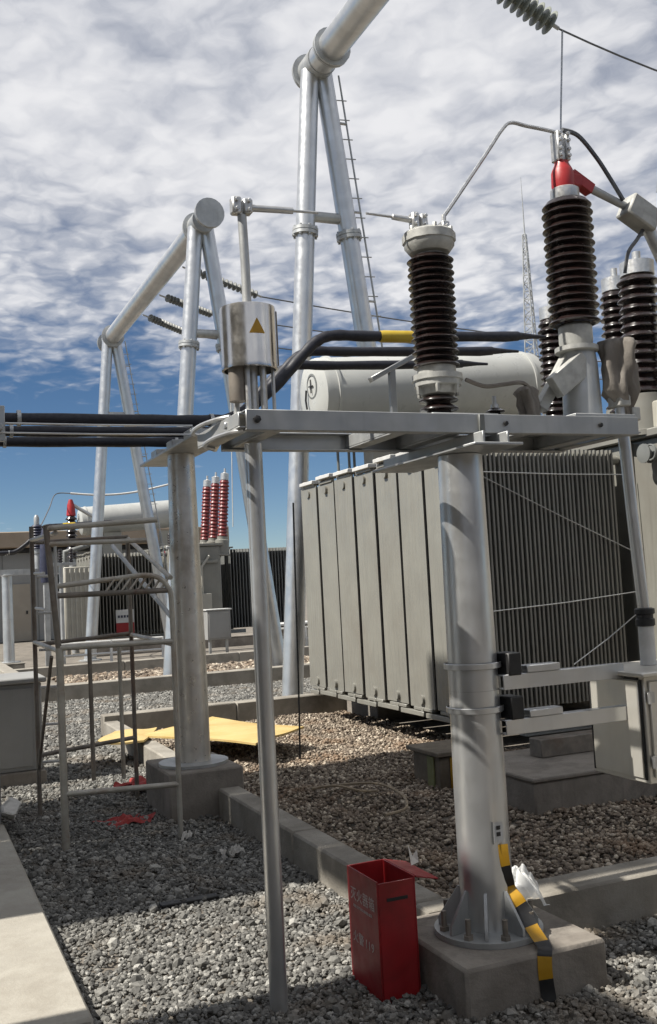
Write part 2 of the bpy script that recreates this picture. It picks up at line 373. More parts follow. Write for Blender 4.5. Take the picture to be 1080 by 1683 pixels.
k = thing('far_pit_kerb', 'low concrete kerb along the far oil pit', 'kerb', (5, 15.8, 0)); del k['category']; k['kind'] = 'structure'
blocks(k, [(1.7, 11.5, 15.7, 15.95, -.1, .24, 'x', 2.4), (1.7, 1.95, 15.96, 34, -.1, .24, 'y', 3), (1.7, 11.5, 20.6, 20.8, -.1, .2, 'x', 2.4)], 'concrete')
m = MB(); m.box(-1.45, .595, 3.73, 13.5, -.1, .1, .012)
tag(m.build('walkway', 'concrete_light'), kind='structure', label='pale concrete walkway slab at the lower left')

# ------------------------------------------------------------------ unseen walls added to cast shade and block skylight
def shade_wall(label, y0, y1, h, x0=-1.95, x1=-1.65):
    t = thing('shade_wall', label, 'wall', ((x0+x1)/2, (y0+y1)/2, 0), 'added shade walls')
    n = max(2, round((y1-y0)/1.6)); st = (y1-y0)/n
    nz_ = round(h/1.25); sz = (h-.2)/nz_
    for i in range(n):
        for j in range(nz_):
            MB().box(x0+.03, x1-.03, y0+i*st+.006, y0+(i+1)*st-.006, j*sz+.004, (j+1)*sz-.004, .01).build('panel', 'concrete', t)
    for y in (y0+.12, y1-.12): MB().box(x0, x1, y-.12, y+.12, 0, h-.2, .015).build('post', 'concrete', t)
    MB().box(x0-.03, x1+.03, y0, y1, h-.198, h, .015).build('coping', 'concrete', t)
    return t
t = shade_wall('tall unseen concrete wall added left of the scaffold to cast shade', 5.12, 8.28, 8.6)  # added out of view to throw the shade band across the yard
MB().box(-1.95, -1.65, 3.97, 5.11, 5.1, 8.6, .015).build('shade_lintel', 'concrete', t)  # added over the gap so the right of the pit falls in shade
shade_wall('unseen concrete wall added beyond the near transformer to block skylight', 1.5, 12.3, 7.4, 12.0, 12.3)  # added out of view to keep camera-facing sides dark
shade_wall('lower unseen concrete wall added left of the walkway to cast shade', -1.5, 3.88, 5.15)  # added out of view to shade the nearest gravel

# unseen building added behind the camera to hold back skylight
t = thing('skylight_blocker', 'large dark grey unseen building added behind the camera to block skylight', 'building', (3, -9, 0))
MB().box(-14, 18, -15, -8.2, 0, 4.0, .05).build('wall', 'concrete_brown', t); MB().box(-14.3, 18.3, -15.3, -7.9, 4.003, 4.3, .05).build('roof', 'concrete', t)
for i in range(6):
    for z in (1.1,): f_ = MB().box(-11+i*4.6, -9+i*4.6, -8.199, -8.12, z, z+2.2, .02).build('window', 'paint_dark', t); MB().box(-10.92+i*4.6, -9.08+i*4.6, -8.119, -8.10, z+.08, z+2.12, .01).build('pane', 'glass_dark', f_)

# ------------------------------------------------------------------ gantries
def flange_ring(mb, p, d, r, h=.05):
    mb.lathe([(r*.9, -h), (r*1.32, -h), (r*1.32, -.006), (r*1.25, -.004), (r*1.25, .004), (r*1.32, .006), (r*1.32, h), (r*.9, h)], p, 20, d)
def leg(root, top, base, r):
    top, base = Vector(top), Vector(base); d = (top-base).normalized()
    MB().tube([base, base.lerp(top, .5), top], [r*1.04, r, r*.96], 20).build('leg', 'galv', root)
    f = MB(); p = base.lerp(top, .735); flange_ring(f, p, d, r)
    for i in range(8):
        u = d.orthogonal(); u = Matrix.Rotation(i*math.pi/4, 3, d) @ u.normalized()
        bolt(f, p+u*r*1.17+d*.05, d, .018, .02); bolt(f, p+u*r*1.17-d*.05, -d, .018, .02)
    f.build('flange', 'galv_dull', root)
    MB().lathe([(r*2, 0), (r*2, .03), (r*1.1, .035), (r*1.05, .1)], base, 20).build('base_plate', 'galv_dull', root)
def gantry(label, x, ya, yb, z, r, rb, frames, ladder_frame, group='steel pipe gantries'):
    t = thing('gantry', label, 'gantry', (x, ya, 0), group)
    MB().tube([(x, ya+.25, z), (x, (ya+yb)/2, z), (x, yb-.25, z)], rb, 28).build('beam', 'galv', t)
    for y in (ya, yb):
        m = MB(); s = 1 if y == ya else -1
        m.lathe([(rb*1.06, -.22), (rb*1.06, .16), (rb*1.42, .165), (rb*1.42, .21), (rb*.6, .24)], (x, y, z), 28, (0, s, 0)); m.build('end_cap', 'galv_dull', t)
        m = MB(); flange_ring(m, (x, y-s*.55, z), (0, 1, 0), rb, .04); m.build('beam_flange', 'galv_dull', t)
    for y, dl, dr in frames:
        ztop = z-rb*.4
        leg(t, (x-.1, y, ztop), (x-dl, y, 0), r); leg(t, (x+.1, y, ztop), (x+dr, y, 0), r)
        zt = z*.755; fl = 1-zt/z
        MB().tube([(x-.1-(dl-.1)*fl+r*.6, y, zt), (x+.1+(dr-.1)*fl-r*.6, y, zt)], r*.55, 14).build('tie', 'galv_dull', t)
        if y == ladder_frame:
            m = MB(); o = r+.09
            L = lambda s: Vector((x+.1+(dr-.1)*(1-s)+o, y-.03, ztop*s))
            m.tube([L(.02), L(1)], .014, 8)
            nn = 30
            for i in range(nn):
                p = L(.03+i/nn*.96); m.tube([p+Vector((-.09, 0, 0)), p+Vector((.05, -.02, .0))], .008, 6)
            for i in range(7):
                p = L(.05+i*.145); m.bar(p+Vector((-o, 0, 0)), p, .05, .02)
            m.build('ladder', 'galv_dull', t)
    return t
g1 = gantry('tall galvanised pipe gantry with rung ladder, its beam leaving the picture at the top', 5.45, 12.3, .6, 8.75, .135, .2, [(12.3, .82, 1.1), (.6, .82, 1.1)], 12.3)
g2 = gantry('lower galvanised pipe gantry behind the stainless steel can', 4.93, 16.47, 24.6, 7.95, .138, .195, [(16.47, .86, 1.09), (24.6, .8, 1.25)], 24.6)
# the nearer gantry's ladder stands off its right leg

def disc_string(label, p0, p1, n, r, mt, group):
    p0, p1 = Vector(p0), Vector(p1); d = (p1-p0).normalized(); L = (p1-p0).length
    t = thing('insulator_string', label, 'insulator', p0, group)
    m = MB(); m.tube([p0, p0+d*L*.12], .018, 8); m.tube([p1-d*L*.06, p1], .022, 8); m.build('link_rod', 'galv_dull', t)
    st = L*.82/n
    for i in range(n):
        m = MB(); h = st
        m.lathe([(r*.3, 0), (r*.36, h*.1), (r*.36, h*.3), (r*.95, h*.45), (r, h*.56), (r*.93, h*.66), (r*.7, h*.55), (r*.6, h*.72), (r*.45, h*.58), (r*.2, h*.7), (r*.12, h*1.02)], p0+d*(L*.12+i*st), 18, d)
        m.build('disc', mt, t)
    return t
disc_string('pale green disc insulator string at the upper right, hung from the tall gantry', (5.65, 8.9, 8.28), (7.0, 8.93, 7.74), 13, .14, 'polymer_green', 'gantry insulator strings')
for (a, b, lab) in (((4.95, 21.2, 7.62), (6.3, 22.1, 7.45), 'lowest and farthest of the dark disc insulator strings under the lower gantry beam'),
                    ((4.95, 19.68, 7.62), (6.35, 20.5, 7.5), 'middle dark disc insulator string under the lower gantry beam'),
                    ((4.95, 17.83, 7.62), (6.7, 18.4, 7.33), 'nearest dark disc insulator string under the lower gantry beam, ending near the steel can')):
    disc_string(lab, a, b, 15, .085, 'paint_dark', 'gantry insulator strings')
def sag(a, b, s, n=16):
    a, b = Vector(a), Vector(b); return [a.lerp(b, i/n)+Vector((0, 0, -s*4*(i/n)*(1-i/n))) for i in range(n+1)]
def wire(name, label, pts, r, mt='wire_dark', cat='wire', group=None):
    m = MB(); m.tube(pts, r, 6); return tag(m.build(name, mt), label, cat, group)
wire('overhead_wire', 'overhead wire running right from the pale insulator string', sag((7.0, 8.93, 7.74), (14, 8.95, 7.5), .35), .012)
wire('drop_wire', 'vertical drop wire hanging from the pale insulator string', bez([(7.05, 8.93, 7.72), (6.98, 8.95, 6.9), (6.98, 9.1, 5.9), (7.0, 9.43, 4.76)]), .011, 'wire')
wire('drop_wire', 'short steep wire at the upper right edge of the picture', bez([(3.42, 3.6, 4.1), (3.38, 3.6, 3.7), (3.33, 3.6, 3.36)]), .006)
for i, (a, z0, z1) in enumerate((((6.3, 22.1), 7.45, 7.4), ((6.35, 20.5), 7.5, 7.5), ((6.7, 18.4), 7.33, 7.2))):
    wire('line_wire', ['lowest', 'middle', 'topmost'][i]+' of the thin line wires crossing the sky behind the tall gantry', sag((*a, z0), (30, a[1]+.6, z1), .55), .014, 'wire_dark', 'wire', 'line wires')
wire('drop_wire', 'thin pale wire hanging beside the lower gantry leg', [(5.2, 16.0, 5.2), (5.16, 16.0, 3.9), (5.12, 16.0, 2.6)], .008, 'white_paint')

# lattice mast far behind
def mast(cx_, cy_, h, wb, label):
    t = thing('lattice_mast', label, 'mast', (cx_, cy_, 0))
    c = [Vector((math.cos(a), math.sin(a), 0)) for a in (R(10), R(130), R(250))]
    n = 44; hh = h*.86
    wd = lambda z: wb*(1-z/hh)+.13
    for i in range(3):
        MB().tube([Vector((cx_, cy_, 0))+c[i]*wd(0), Vector((cx_, cy_, hh))+c[i]*wd(hh)], .045, 6).build('leg', 'galv_dull', t)
    m = MB()
    for j in range(n):
        z0, z1 = hh*j/n, hh*(j+1)/n
        for i in range(3):
            k_ = (i+1) % 3; o = Vector((cx_, cy_, 0))
            p, q = (i, k_) if j % 2 else (k_, i)
            m.tube([o+c[p]*wd(z0)+Vector((0, 0, z0)), o+c[q]*wd(z1)+Vector((0, 0, z1))], .028, 4)
            m.tube([o+c[i]*wd(z1)+Vector((0, 0, z1)), o+c[k_]*wd(z1)+Vector((0, 0, z1))], .022, 4)
    m.build('bracing', 'galv_dull', t)
    MB().tube([(cx_, cy_, hh), (cx_, cy_, h*.94), (cx_, cy_, h)], [.05, .03, .012], 6).build('spike', 'galv_dull', t)
mast(34.9, 49.1, 25.4, .95, 'slim lattice lightning mast rising far behind the transformer')

# ================================================================== TRANSFORMERS
def plate_mesh(wd, z0, z1):
    "one pressed radiator plate, in the YZ plane, with vertical oil channels"
    ny = 29; ys = [wd*i/(ny-1) for i in range(ny)]
    def th(i, k):
        e = .003
        if 0 < i < ny-1 and 0 < k < 4: e += .0055*abs(math.sin(math.pi*(i/(ny-1))*7))
        return e
    zs = [z0, z0+.05, z0+.09, z1-.09, z1-.05, z1]
    V, F = [], []; kz = len(zs)
    for s in (-1, 1):
        for k, z in enumerate(zs):
            for i, y in enumerate(ys):
                e = .003 if k in (0, 1, kz-2, kz-1) else th(i, 2)
                if i < 2 or i > ny-3: e = .0095
                V.append((s*e, y, z))
    o = ny*kz
    for k in range(kz-1):
        for i in range(ny-1):
            a = k*ny+i; F.append((a, a+ny, a+ny+1, a+1)); F.append((o+a, o+a+1, o+a+ny+1, o+a+ny))
    for k in range(kz-1):
        a = k*ny; F.append((a, o+a, o+a+ny, a+ny)); a += ny-1; F.append((a, a+ny, o+a+ny, o+a))
    for i in range(ny-1):
        a = i; F.append((a, a+1, o+a+1, o+a)); a += (kz-1)*ny; F.append((a, o+a, o+a+1, a+1))
    me = bpy.data.meshes.new('plate'); me.from_pydata(V, [], F); me.update(); me.materials.append(MATS['paint_grey']); me.shade_smooth(); me.set_sharp_from_angle(angle=R(50))
    return me
PL = plate_mesh(.452, .40, 2.70)
def merged(me, xs_, y):
    n = len(me.vertices); co = np.empty(n*3, np.float32); me.vertices.foreach_get('co', co); co = co.reshape(-1, 3)
    V = np.concatenate([co+np.array([x, y, 0], np.float32) for x in xs_]); fs = [tuple(p.vertices) for p in me.polygons]
    m = MB(); m.v = [tuple(map(float, p)) for p in V]; m.f = [tuple(i+k*n for i in f) for k in range(len(xs_)) for f in fs]; return m
def bushing(root, base, tip, rb, n, mt, tank_r, name='bushing'):
    base, tip = Vector(base), Vector(tip); d = (tip-base).normalized(); L = (tip-base).length
    m = MB(); m.lathe(sheds(L*.2, L*.86, n, rb*.74, rb, rb*.93), base, 24, d); o = m.build(name, mt, root)
    MB().lathe([(tank_r*1.25, -.05), (tank_r*1.25, .0), (tank_r, .01), (tank_r, L*.16), (rb*1.0, L*.17), (rb*1.0, L*.2)], base, 24, d).build('turret', 'paint_grey', o)
    MB().lathe([(rb*.66, L*.86), (rb*.8, L*.865), (rb*.8, L*.94), (rb*.4, L*.95), (rb*.2, L*.955), (rb*.2, L)], base, 20, d).build('head', 'alu', o)
    return o
def transformer(ox, oy, label, near):
    t = thing('transformer', label, 'transformer', (ox+7.2, oy+9, 0), 'power transformers')
    X = lambda x: ox+x
    Y = lambda y: oy+y
    # tank
    tk = MB(); tk.box(X(6.42), X(7.8), Y(6.8), Y(11.4), .27, 2.78, .02).build('tank', 'paint_grey', t)
    MB().box(X(6.36), X(7.86), Y(6.74), Y(11.46), 2.782, 2.86, .01).build('tank_cover', 'paint_grey', t)
    m = MB()
    for y in np.arange(6.9, 11.4, .62): m.box(X(6.34), X(6.419), Y(y), Y(y)+.06, .30, 2.76, .006)
    m.build('tank_rib', 'paint_grey', t)
    # radiators
    nr = 7; NX = 39; x0, pitch = 4.405, .0465
    xsr = [x0+i*pitch for i in range(NX)]
    for side in (0, 1):
        for r_ in range(nr):
            y = 7.53+r_*.505
            if side == 1 and near: continue
            xo = 0 if side == 0 else 3.9
            hd = lambda z: MB().tube([(X(x0+xo-.03), Y(y+.226), z), (X(6.4 if side == 0 else 10.1), Y(y+.226), z)], .045, 14)
            rd = hd(2.63).build('radiator', 'paint_grey', t); hd(.47).build('bottom_header', 'paint_grey', rd)
            for z, s in ((2.70, 1), (.40, -1)):   # stay bars over and under the plates
                MB().box(X(x0+xo-.012), X(x0+xo+.03), Y(y+.05), Y(y+.40), z+s*.004-(.03 if s < 0 else 0), z+s*.004+(.03 if s > 0 else 0), .004).build('stay_bar', 'paint_grey', rd)
            m = MB(); dz = .012*((r_ % 3)-1)
            m.box(X(x0+xo-.045), X(x0+xo+.12), Y(y+.03), Y(y+.42), 2.745+dz, 2.785+dz, .004); m.box(X(x0+xo), X(x0+xo+.06), Y(y+.37), Y(y+.43), 2.70, 2.80+dz, .004)
            m.build('top_bracket', 'white_paint' if near else 'paint_grey', rd)
            m = MB(); m.box(X(x0+xo-.02), X(x0+xo+.02), Y(y+.20), Y(y+.66) if r_ < nr-1 else Y(y+.45), .315+dz*.5, .36+dz*.5, .004)
            m.box(X(x0+xo-.02), X(x0+xo+.02), Y(y+.20), Y(y+.25), .36, .40, .004); m.build('bottom_bracket', 'paint_grey', rd)
            if near and r_ == 0:
                for x in xsr:
                    o = link('plate', PL, rd); o.location = (X(x)+random.uniform(-.003, .003), Y(y)+random.uniform(-.004, .004), random.uniform(-.003, .003))
            elif near:
                o = link('plate', PL, rd); o.location = (X(xsr[0])+random.uniform(-.006, .004), Y(y)+random.uniform(-.006, .006), random.uniform(-.006, .006)); o.rotation_euler = (random.uniform(-.002, .002), 0, random.uniform(-.012, .012))
                merged(PL, [X(x) for x in xsr[1:]], Y(y)).build('plate_stack', 'paint_grey', rd)['kind'] = 'stuff'
            else:
                m = MB()
                for x in xsr[::2]: m.box(X(x+xo), X(x+xo)+.022, Y(y), Y(y+.452), .40, 2.70, .004)
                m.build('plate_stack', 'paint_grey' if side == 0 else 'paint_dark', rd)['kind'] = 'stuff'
    # conservator
    a, b = Vector((X(4.62), Y(11.0), 3.86)), Vector((X(7.75), Y(11.0), 4.06)); d = (b-a).normalized(); L = (b-a).length; r = .44
    c = MB().lathe([(r*.3, -.055), (r*.75, -.045), (r*.97, 0), (r, .05), (r, L-.06), (r*.96, L-.02), (r*.7, L+.05), (r*.3, L+.07)], a, 44, d).build('conservator', 'conservator_paint', t)
    for s in (.16, L-.2): MB().lathe([(r*.99, -.02), (r*1.045, -.018), (r*1.045, .018), (r*.99, .02)], a+d*s, 44, d, cap=False).build('rim', 'conservator_paint', c)
    gq = a+Vector((-.06, -.08, .08))
    m = MB(); m.lathe([(.155, -.01), (.155, .0), (.13, .004), (.13, -.006)], gq, 24, -d); m.build('gauge_ring', 'paint_dark', c)
    m = MB(); m.bar(gq-d*.012+Vector((0, -.06, 0)), gq-d*.012+Vector((0, .07, .01)), .012, .016); m.bar(gq-d*.012+Vector((0, 0, -.08)), gq-d*.012+Vector((0, .01, .09)), .012, .016)
    m.tube([gq-d*.02+Vector((0, .13, -.02)), gq-d*.02+Vector((0, .16, -.14)), gq-d*.02+Vector((0, .13, -.25))], .012, 6); m.build('gauge_pipe', 'black', c)
    for x in (5.3, 7.1): MB().box(X(x), X(x+.55), Y(10.86), Y(11.14), 2.70, 3.5, .01).build('conservator_support', 'paint_cream', t)
    m = MB()
    for x in (4.98, 5.13, 5.20): m.tube([(X(x), Y(11.2), 3.6), (X(x), Y(11.2), 2.75)], .018, 8)
    m.build('oil_pipe', 'paint_dark', t)
    # bushings
    mt = 'porcelain' if near else 'porcelain_red'
    bxo = 0 if near else .9
    for y in ((7.0, 8.32, 9.45) if near else (7.0, 7.9, 8.8)): bushing(t, (X(7.0+bxo), Y(y), 2.86 if near else 2.55), (X(7.0+bxo)+(0 if near else .2), Y(y)-.02, 4.75 if near else 5.0), .172 if near else .15, 16, mt, .2)
    if near: bushing(t, (X(6.52), Y(7.44), 2.86), (X(6.54), Y(7.42), 4.6), .20, 13, mt, .2)
    m_ = [MB().tube([(X(a), Y(6.7), .5), (X(a), Y(6.7), 2.2), (X(a+.25), Y(6.75), 2.5)], .04, 10).build('oil_pipe', 'paint_cream', t) for a in (6.6, 7.2)]
    for a, z in ((6.55, 1.3), (7.0, .9)): MB().box(X(a), X(a+.42), Y(6.55), Y(6.798), z, z+.55, .012).build('meter_box', 'paint_cream', t)
    MB().box(X(6.5), X(7.7), Y(6.72), Y(6.797), 2.3, 2.38, .008).build('stiffener', 'paint_grey', t)
    for y in (6.75, 7.2, 7.65):
        m = MB(); m.lathe(sheds(2.86, 3.2, 5, .05, .09), (X(6.68), Y(y+.35), 0), 18); o = m.build('low_voltage_bushing', 'porcelain', t)
        MB().tube([(X(6.68), Y(y+.35), 3.2), (X(6.68), Y(y+.35), 3.42)], .02, 8).build('stud', 'alu', o)
    # side box with valve, pipe and skid
    m = MB(); m.box(X(6.45), X(6.95), Y(6.62), Y(7.3), 2.862, 3.12, .015); m.build('terminal_box', 'paint_cream', t)
    v = MB().lathe([(.05, -.05), (.09, -.045), (.09, -.03), (.05, -.02), (.05, .02), (.09, .03), (.09, .045), (.05, .05)], (X(6.3), Y(7.2), 2.62), 16, (1, 0, 0)).build('valve', 'paint_dark', t)
    m = MB(); w_ = Vector((X(6.27), Y(7.12), 2.62)); m.tube([w_+Vector((.0, math.sin(q*.5236)*.07, math.cos(q*.5236)*.07)) for q in range(13)], .01, 6)
    m.tube([w_, w_+Vector((.05, .06, 0))], .01, 6); m.build('hand_wheel', 'red_cap' if not near else 'paint_dark', v)
    for y in (6.9, 10.6):
        m = MB(); m.box(X(4.6), X(7.9), Y(y), Y(y)+.1, .272, .285, .002); m.box(X(4.6), X(8.5), Y(y)+.04, Y(y)+.06, .285, .39, .002); m.box(X(4.6), X(7.9), Y(y), Y(y)+.1, .39, .405, .002); m.build('skid_beam', 'paint_dark', t)
    MB().box(X(4.15), X(5.6), Y(6.05), Y(6.2), .272, .40, .005).build('skid_beam', 'dark_pipe', t)
    return t
T1 = transformer(0, 0, 'large grey oil transformer on the right, radiator bank on its near side', True)
# lashing wires across the radiator fins
lw = [((4.7, 2.495), (6.35, 2.46)), ((4.7, 2.46), (6.35, 1.72)), ((4.7, 1.265), (6.35, 1.36)), ((5.55, .74), (6.35, 1.18))]
for i, (p, q) in enumerate(lw):
    wire('lashing_wire', ['topmost wire strung level', 'wire slanting down to the right', 'long wire strung level at mid height', 'short wire slanting up to the right'][i]+' across the near radiator fins', [(p[0], 7.50, p[1]), ((p[0]+q[0])/2, 7.49, (p[1]+q[1])/2-.01), (q[0], 7.50, q[1])], .0055, 'wire', 'wire', 'wires across the fins')
T2 = transformer(.5, 20.4, 'distant transformer beyond the scaffold, with a pale conservator and red bushings', False)
def slab_thing(name, label, mt, x0, x1, y0, y1, z1, group=None, cap=True):
    t = thing(name, label, 'plinth', ((x0+x1)/2, (y0+y1)/2, 0), group)
    MB().box(x0, x1, y0, y1, -.05, z1-.03, .012).build('block', mt, t)
    MB().box(x0-.012, x1+.012, y0-.012, y1+.012, z1-.029, z1, .008).build('cap', mt, t)
slab_thing('plinth', 'low brown concrete plinth under the near transformer', 'concrete_brown', 3.70, 8.6, 5.5, 6.45, .27, 'transformer plinths')
slab_thing('plinth', 'plinth under the rear of the near transformer, behind the radiators', 'concrete_brown', 4.9, 8.6, 10.3, 11.15, .27, 'transformer plinths')
slab_thing('plinth', 'plinth in front of the distant transformer', 'concrete_brown', 4.4, 9.2, 25.9, 26.9, .27, 'transformer plinths')
slab_thing('plinth', 'plinth behind the distant transformer', 'concrete_brown', 5.4, 9.2, 30.7, 31.5, .27, 'transformer plinths')

# ------------------------------------------------------------------ insulated tube bus
def tube_bus(ox, oy, label, group, yel):
    for i, (y, xe, xb) in enumerate(((6.7, 4.83, 2.85), (7.2, 4.9, 2.89), (7.7, 4.9, 2.94))):
        t = thing('tube_bus', label[i], 'bus bar', (ox+1.9, oy+y, 2.71), group)
        r = .039 if i else .041
        P = [(-.6, 2.765), (.6, 2.762), (1.6, 2.766), (xb-.86, 2.772), (xb-.65, 2.805), (xb-.35, 3.02), (xb-.1, 3.28), (xb+.02, 3.385), (xb+.16, 3.43), (xb+.5, 3.44), (xe-.32, 3.495)]
        pts = bez([(ox+a, oy+y, b) for a, b in P], 6)
        pts += [(ox+xe-.2, oy+y, 3.505), (ox+xe-.19, oy+y, 3.505), (ox+xe-.04, oy+y, 3.51), (ox+xe+.07, oy+y, 3.512)]
        rs = [r*(1+.05*math.sin(k*1.7)) for k in range(len(pts)-4)]+[r*.95, r*.8, r*.42, r*.3]
        MB().tube(pts, rs, 16).build('tube', 'rubber', t)
        if i == 0 or not yel:
            m = MB(); q = [(ox+xb+.53, oy+y, 3.441), (ox+xb+.56, oy+y, 3.4415), (ox+xb+.83, oy+y, 3.4515), (ox+xb+.86, oy+y, 3.453)]
            if i == 0: m.tube(q, [r*1.06, r*1.16, r*1.16, r*1.06], 16).build('phase_mark', 'yellow_tape', t)
        m = MB()
        for x in (.72, 2.02): m.lathe([(r*1.3, -.012), (r*1.3, .012)], (ox+x, oy+y, 2.767), 16, (1, 0, 0))
        m.build('clamp_ring', 'galv_dull', t)
tube_bus(0, 0, ['nearest black insulated tube bus with yellow band, bending up toward the transformer', 'middle black insulated tube bus of the three bending up', 'rearmost black insulated tube bus of the three, ending shortest in front of the conservator'], 'insulated tube buses', True)
tube_bus(.5, 19.9, ['distant black tube bus with yellow band before the far transformer', 'distant middle black tube bus before the far transformer', 'distant rear black tube bus before the far transformer'], 'distant tube buses', True)

for z_, y_, lab in ((2.72, 6.62, 'upper'), (2.655, 6.6, 'lower')):
    wire('earth_strap', lab+' thin pale earth strap running along the black tube buses at the left', [(.5, y_, z_), (1.2, y_, z_-.004), (1.86, y_, z_)], .006, 'galv', 'strap', 'earth straps')

# ================================================================== SUPPORT COLUMNS AND EQUIPMENT FRAME
def pedestal(label, x0, x1, y0, y1, h, mt='concrete_brown'):
    m = MB(); m.box(x0, x1, y0, y1, -.1, h, .012); return tag(m.build('concrete_pedestal', mt), label, 'pedestal', 'column pedestals')
def column(label, c, z0, z1, r0_, r1_, mt, gus=True):
    x, y = c; t = thing('support_column', label, 'column', (x, y, z0), 'support columns')
    MB().lathe([(r0_, z0+.012), (r0_*.99, z0+(z1-z0)*.3), ((r0_+r1_)/2, z0+(z1-z0)*.6), (r1_, z1)], (x, y, 0), 36).build('shaft', mt, t)
    for fz in (.5,):
        zz = z0+(z1-z0)*fz; rr_ = r0_+(r1_-r0_)*fz; MB().lathe([(rr_*.995, zz-.006), (rr_+.0015, zz-.003), (rr_+.0025, zz), (rr_+.0015, zz+.003), (rr_*.995, zz+.006)], (x, y, 0), 36, cap=False).build('weld_bead', 'galv_dull', t)
    f = MB(); f.lathe([(r0_*2.02, z0+.001), (r0_*2.02, z0+.022), (r0_, z0+.024)], (x, y, 0), 36); fl = f.build('base_flange', 'galv_dull', t)
    if gus:
        for i in range(8):
            a = i*math.pi/4+.2; T = Matrix.Translation((x, y, z0+.024)) @ Matrix.Rotation(a, 4, 'Z')
            m = MB(); v = [Vector(p) for p in ((r0_*.95, -.006, 0), (r0_*1.85, -.006, 0), (r0_*1.85, -.006, .03), (r0_*1.06, -.006, .15), (r0_*.95, -.006, .15))]
            v += [p+Vector((0, .012, 0)) for p in v]
            m.add([T @ p for p in v], [(0, 1, 2, 3, 4), (9, 8, 7, 6, 5), (0, 5, 6, 1), (1, 6, 7, 2), (2, 7, 8, 3), (3, 8, 9, 4), (4, 9, 5, 0)]); m.build('gusset', 'galv_dull', fl)
            a += math.pi/8; p = (x+math.cos(a)*r0_*1.72, y+math.sin(a)*r0_*1.72, z0+.022)
            m = MB(); m.lathe([(.011, 0), (.011, .075)], p, 8); m.lathe([(.02, 0), (.02, .016)], p, 6); m.build('anchor_bolt', 'dark_pipe', fl)
    return t
pedestal('brown concrete pedestal under the near column, beside the red box', 1.82, 2.44, 3.21, 3.825, .19)
C1 = column('thick galvanised column carrying the near equipment frame, hazard tape at its foot', (2.11, 3.52), .19, 2.085, .106, .091, 'galv')
pedestal('tall brown concrete pedestal behind the scaffold', 1.66, 2.2, 6.88, 7.61, .33)
C2 = column('stained galvanised column behind the scaffold, carrying the black tube bus', (1.93, 7.22), .33, 2.6, .125, .100, 'galv_dirty', False)
# head of the second column
m = MB(); m.box(1.78, 2.08, 6.35, 7.95, 2.602, 2.62, .003).build('head_plate', 'galv_dull', C2)
for y in (6.7, 7.2, 7.7):
    m = MB(); m.box(1.84, 2.02, y-.09, y+.09, 2.621, 2.70, .004); m.lathe([(.03, 2.70), (.03, 2.712)], (1.93, y, 0), 12); m.build('bus_clamp', 'galv_dull', C2)
m = MB(); m.bar((1.9, 6.35, 2.58), (1.55, 4.9, 2.45), .09, .035); m.build('side_arm', 'galv_dull', C2)
# bracket holding the tube bus at the picture's left edge
t = thing('bus_post', 'slim galvanised post with clamp plate holding the tube bus at the left edge', 'post', (.58, 7.2, .1))
m = MB(); m.box(.50, .60, 6.5, 7.9, 2.66, 2.70, .004).build('clamp_bar', 'galv_dull', t); MB().box(.48, .58, 7.15, 7.25, .1, 2.658, .006).build('upright', 'galv_dull', t)
m = MB(); m.box(.54, .625, 6.60, 6.64, 2.60, 2.83, .004).build('clamp_plate', 'galv_dull', t)

# thin pole under the can
t = thing('support_pole', 'slim galvanised pole standing on the gravel in front of the red box', 'pole', (1.26, 3.64, 0), 'support columns')
MB().tube([(1.26, 3.64, 0), (1.26, 3.64, 1.0), (1.262, 3.64, 2.148)], .034, 20).build('shaft', 'galv', t)
MB().lathe([(.06, 0), (.06, .012), (.035, .014)], (1.26, 3.64, .0), 20).build('foot', 'galv_dull', t)

# equipment frame
fr = thing('equipment_frame', 'horizontal galvanised channel frame on the near column, carrying can and insulators', 'frame', (2.0, 3.55, 2.1))
def channel(mb, x0, x1, y, z0, z1, s, fl=.045, th=.006):
    mb.box(x0, x1, y-th/2, y+th/2, z0, z1, .002)
    for z in (z0, z1-th): mb.box(x0, x1, min(y, y+s*fl)+th/2*s, max(y, y+s*fl)+th/2*s, z, z+th, .002)
m = MB(); channel(m, 1.125, 2.86, 3.31, 2.148, 2.222, 1); m.build('front_channel', 'galv_dull', fr)
m = MB(); channel(m, 1.20, 2.86, 3.86, 2.148, 2.222, -1); m.build('rear_channel', 'galv_dull', fr)
for x in (1.13, 1.26, 1.78, 2.02, 2.34, 2.74, 2.85):
    m = MB(); m.box(x-.03, x+.03, 3.318, 3.852, 2.156, 2.163, .002); m.box(x-.03, x-.024, 3.318, 3.852, 2.164, 2.214, .002); m.build('cross_member', 'galv_dull', fr)
m = MB(); m.box(1.14, 1.38, 3.42, 3.86, 2.223, 2.233, .002); m.build('can_plate', 'galv_dull', fr)
m = MB(); m.box(1.90, 2.2, 3.35, 3.84, 2.223, 2.233, .002); m.build('post_plate', 'galv_dull', fr)
m = MB(); m.box(2.55, 2.86, 3.32, 3.85, 2.223, 2.237, .002); m.build('disconnector_plate', 'galv_dull', fr)
m = MB(); m.box(2.0, 2.22, 3.22, 4.12, 2.088, 2.10, .003); m.box(2.05, 2.06, 3.24, 4.1, 2.1005, 2.146, .002); m.box(2.16, 2.17, 3.24, 4.1, 2.1005, 2.146, .002); m.build('head_bracket', 'galv_dull', fr)
m = MB(); bolt(m, (1.165, 3.307, 2.186), (0, -1, 0), .014, .01); bolt(m, (2.2, 3.307, 2.186), (0, -1, 0), .01, .01); bolt(m, (2.66, 3.307, 2.186), (0, -1, 0), .01, .01); m.build('bolt', 'black', fr)
m = MB(); m.box(2.075, 2.10, 3.296, 3.3065, 2.15, 2.22, .002); m.build('joint_strip', 'paint_dark', fr)
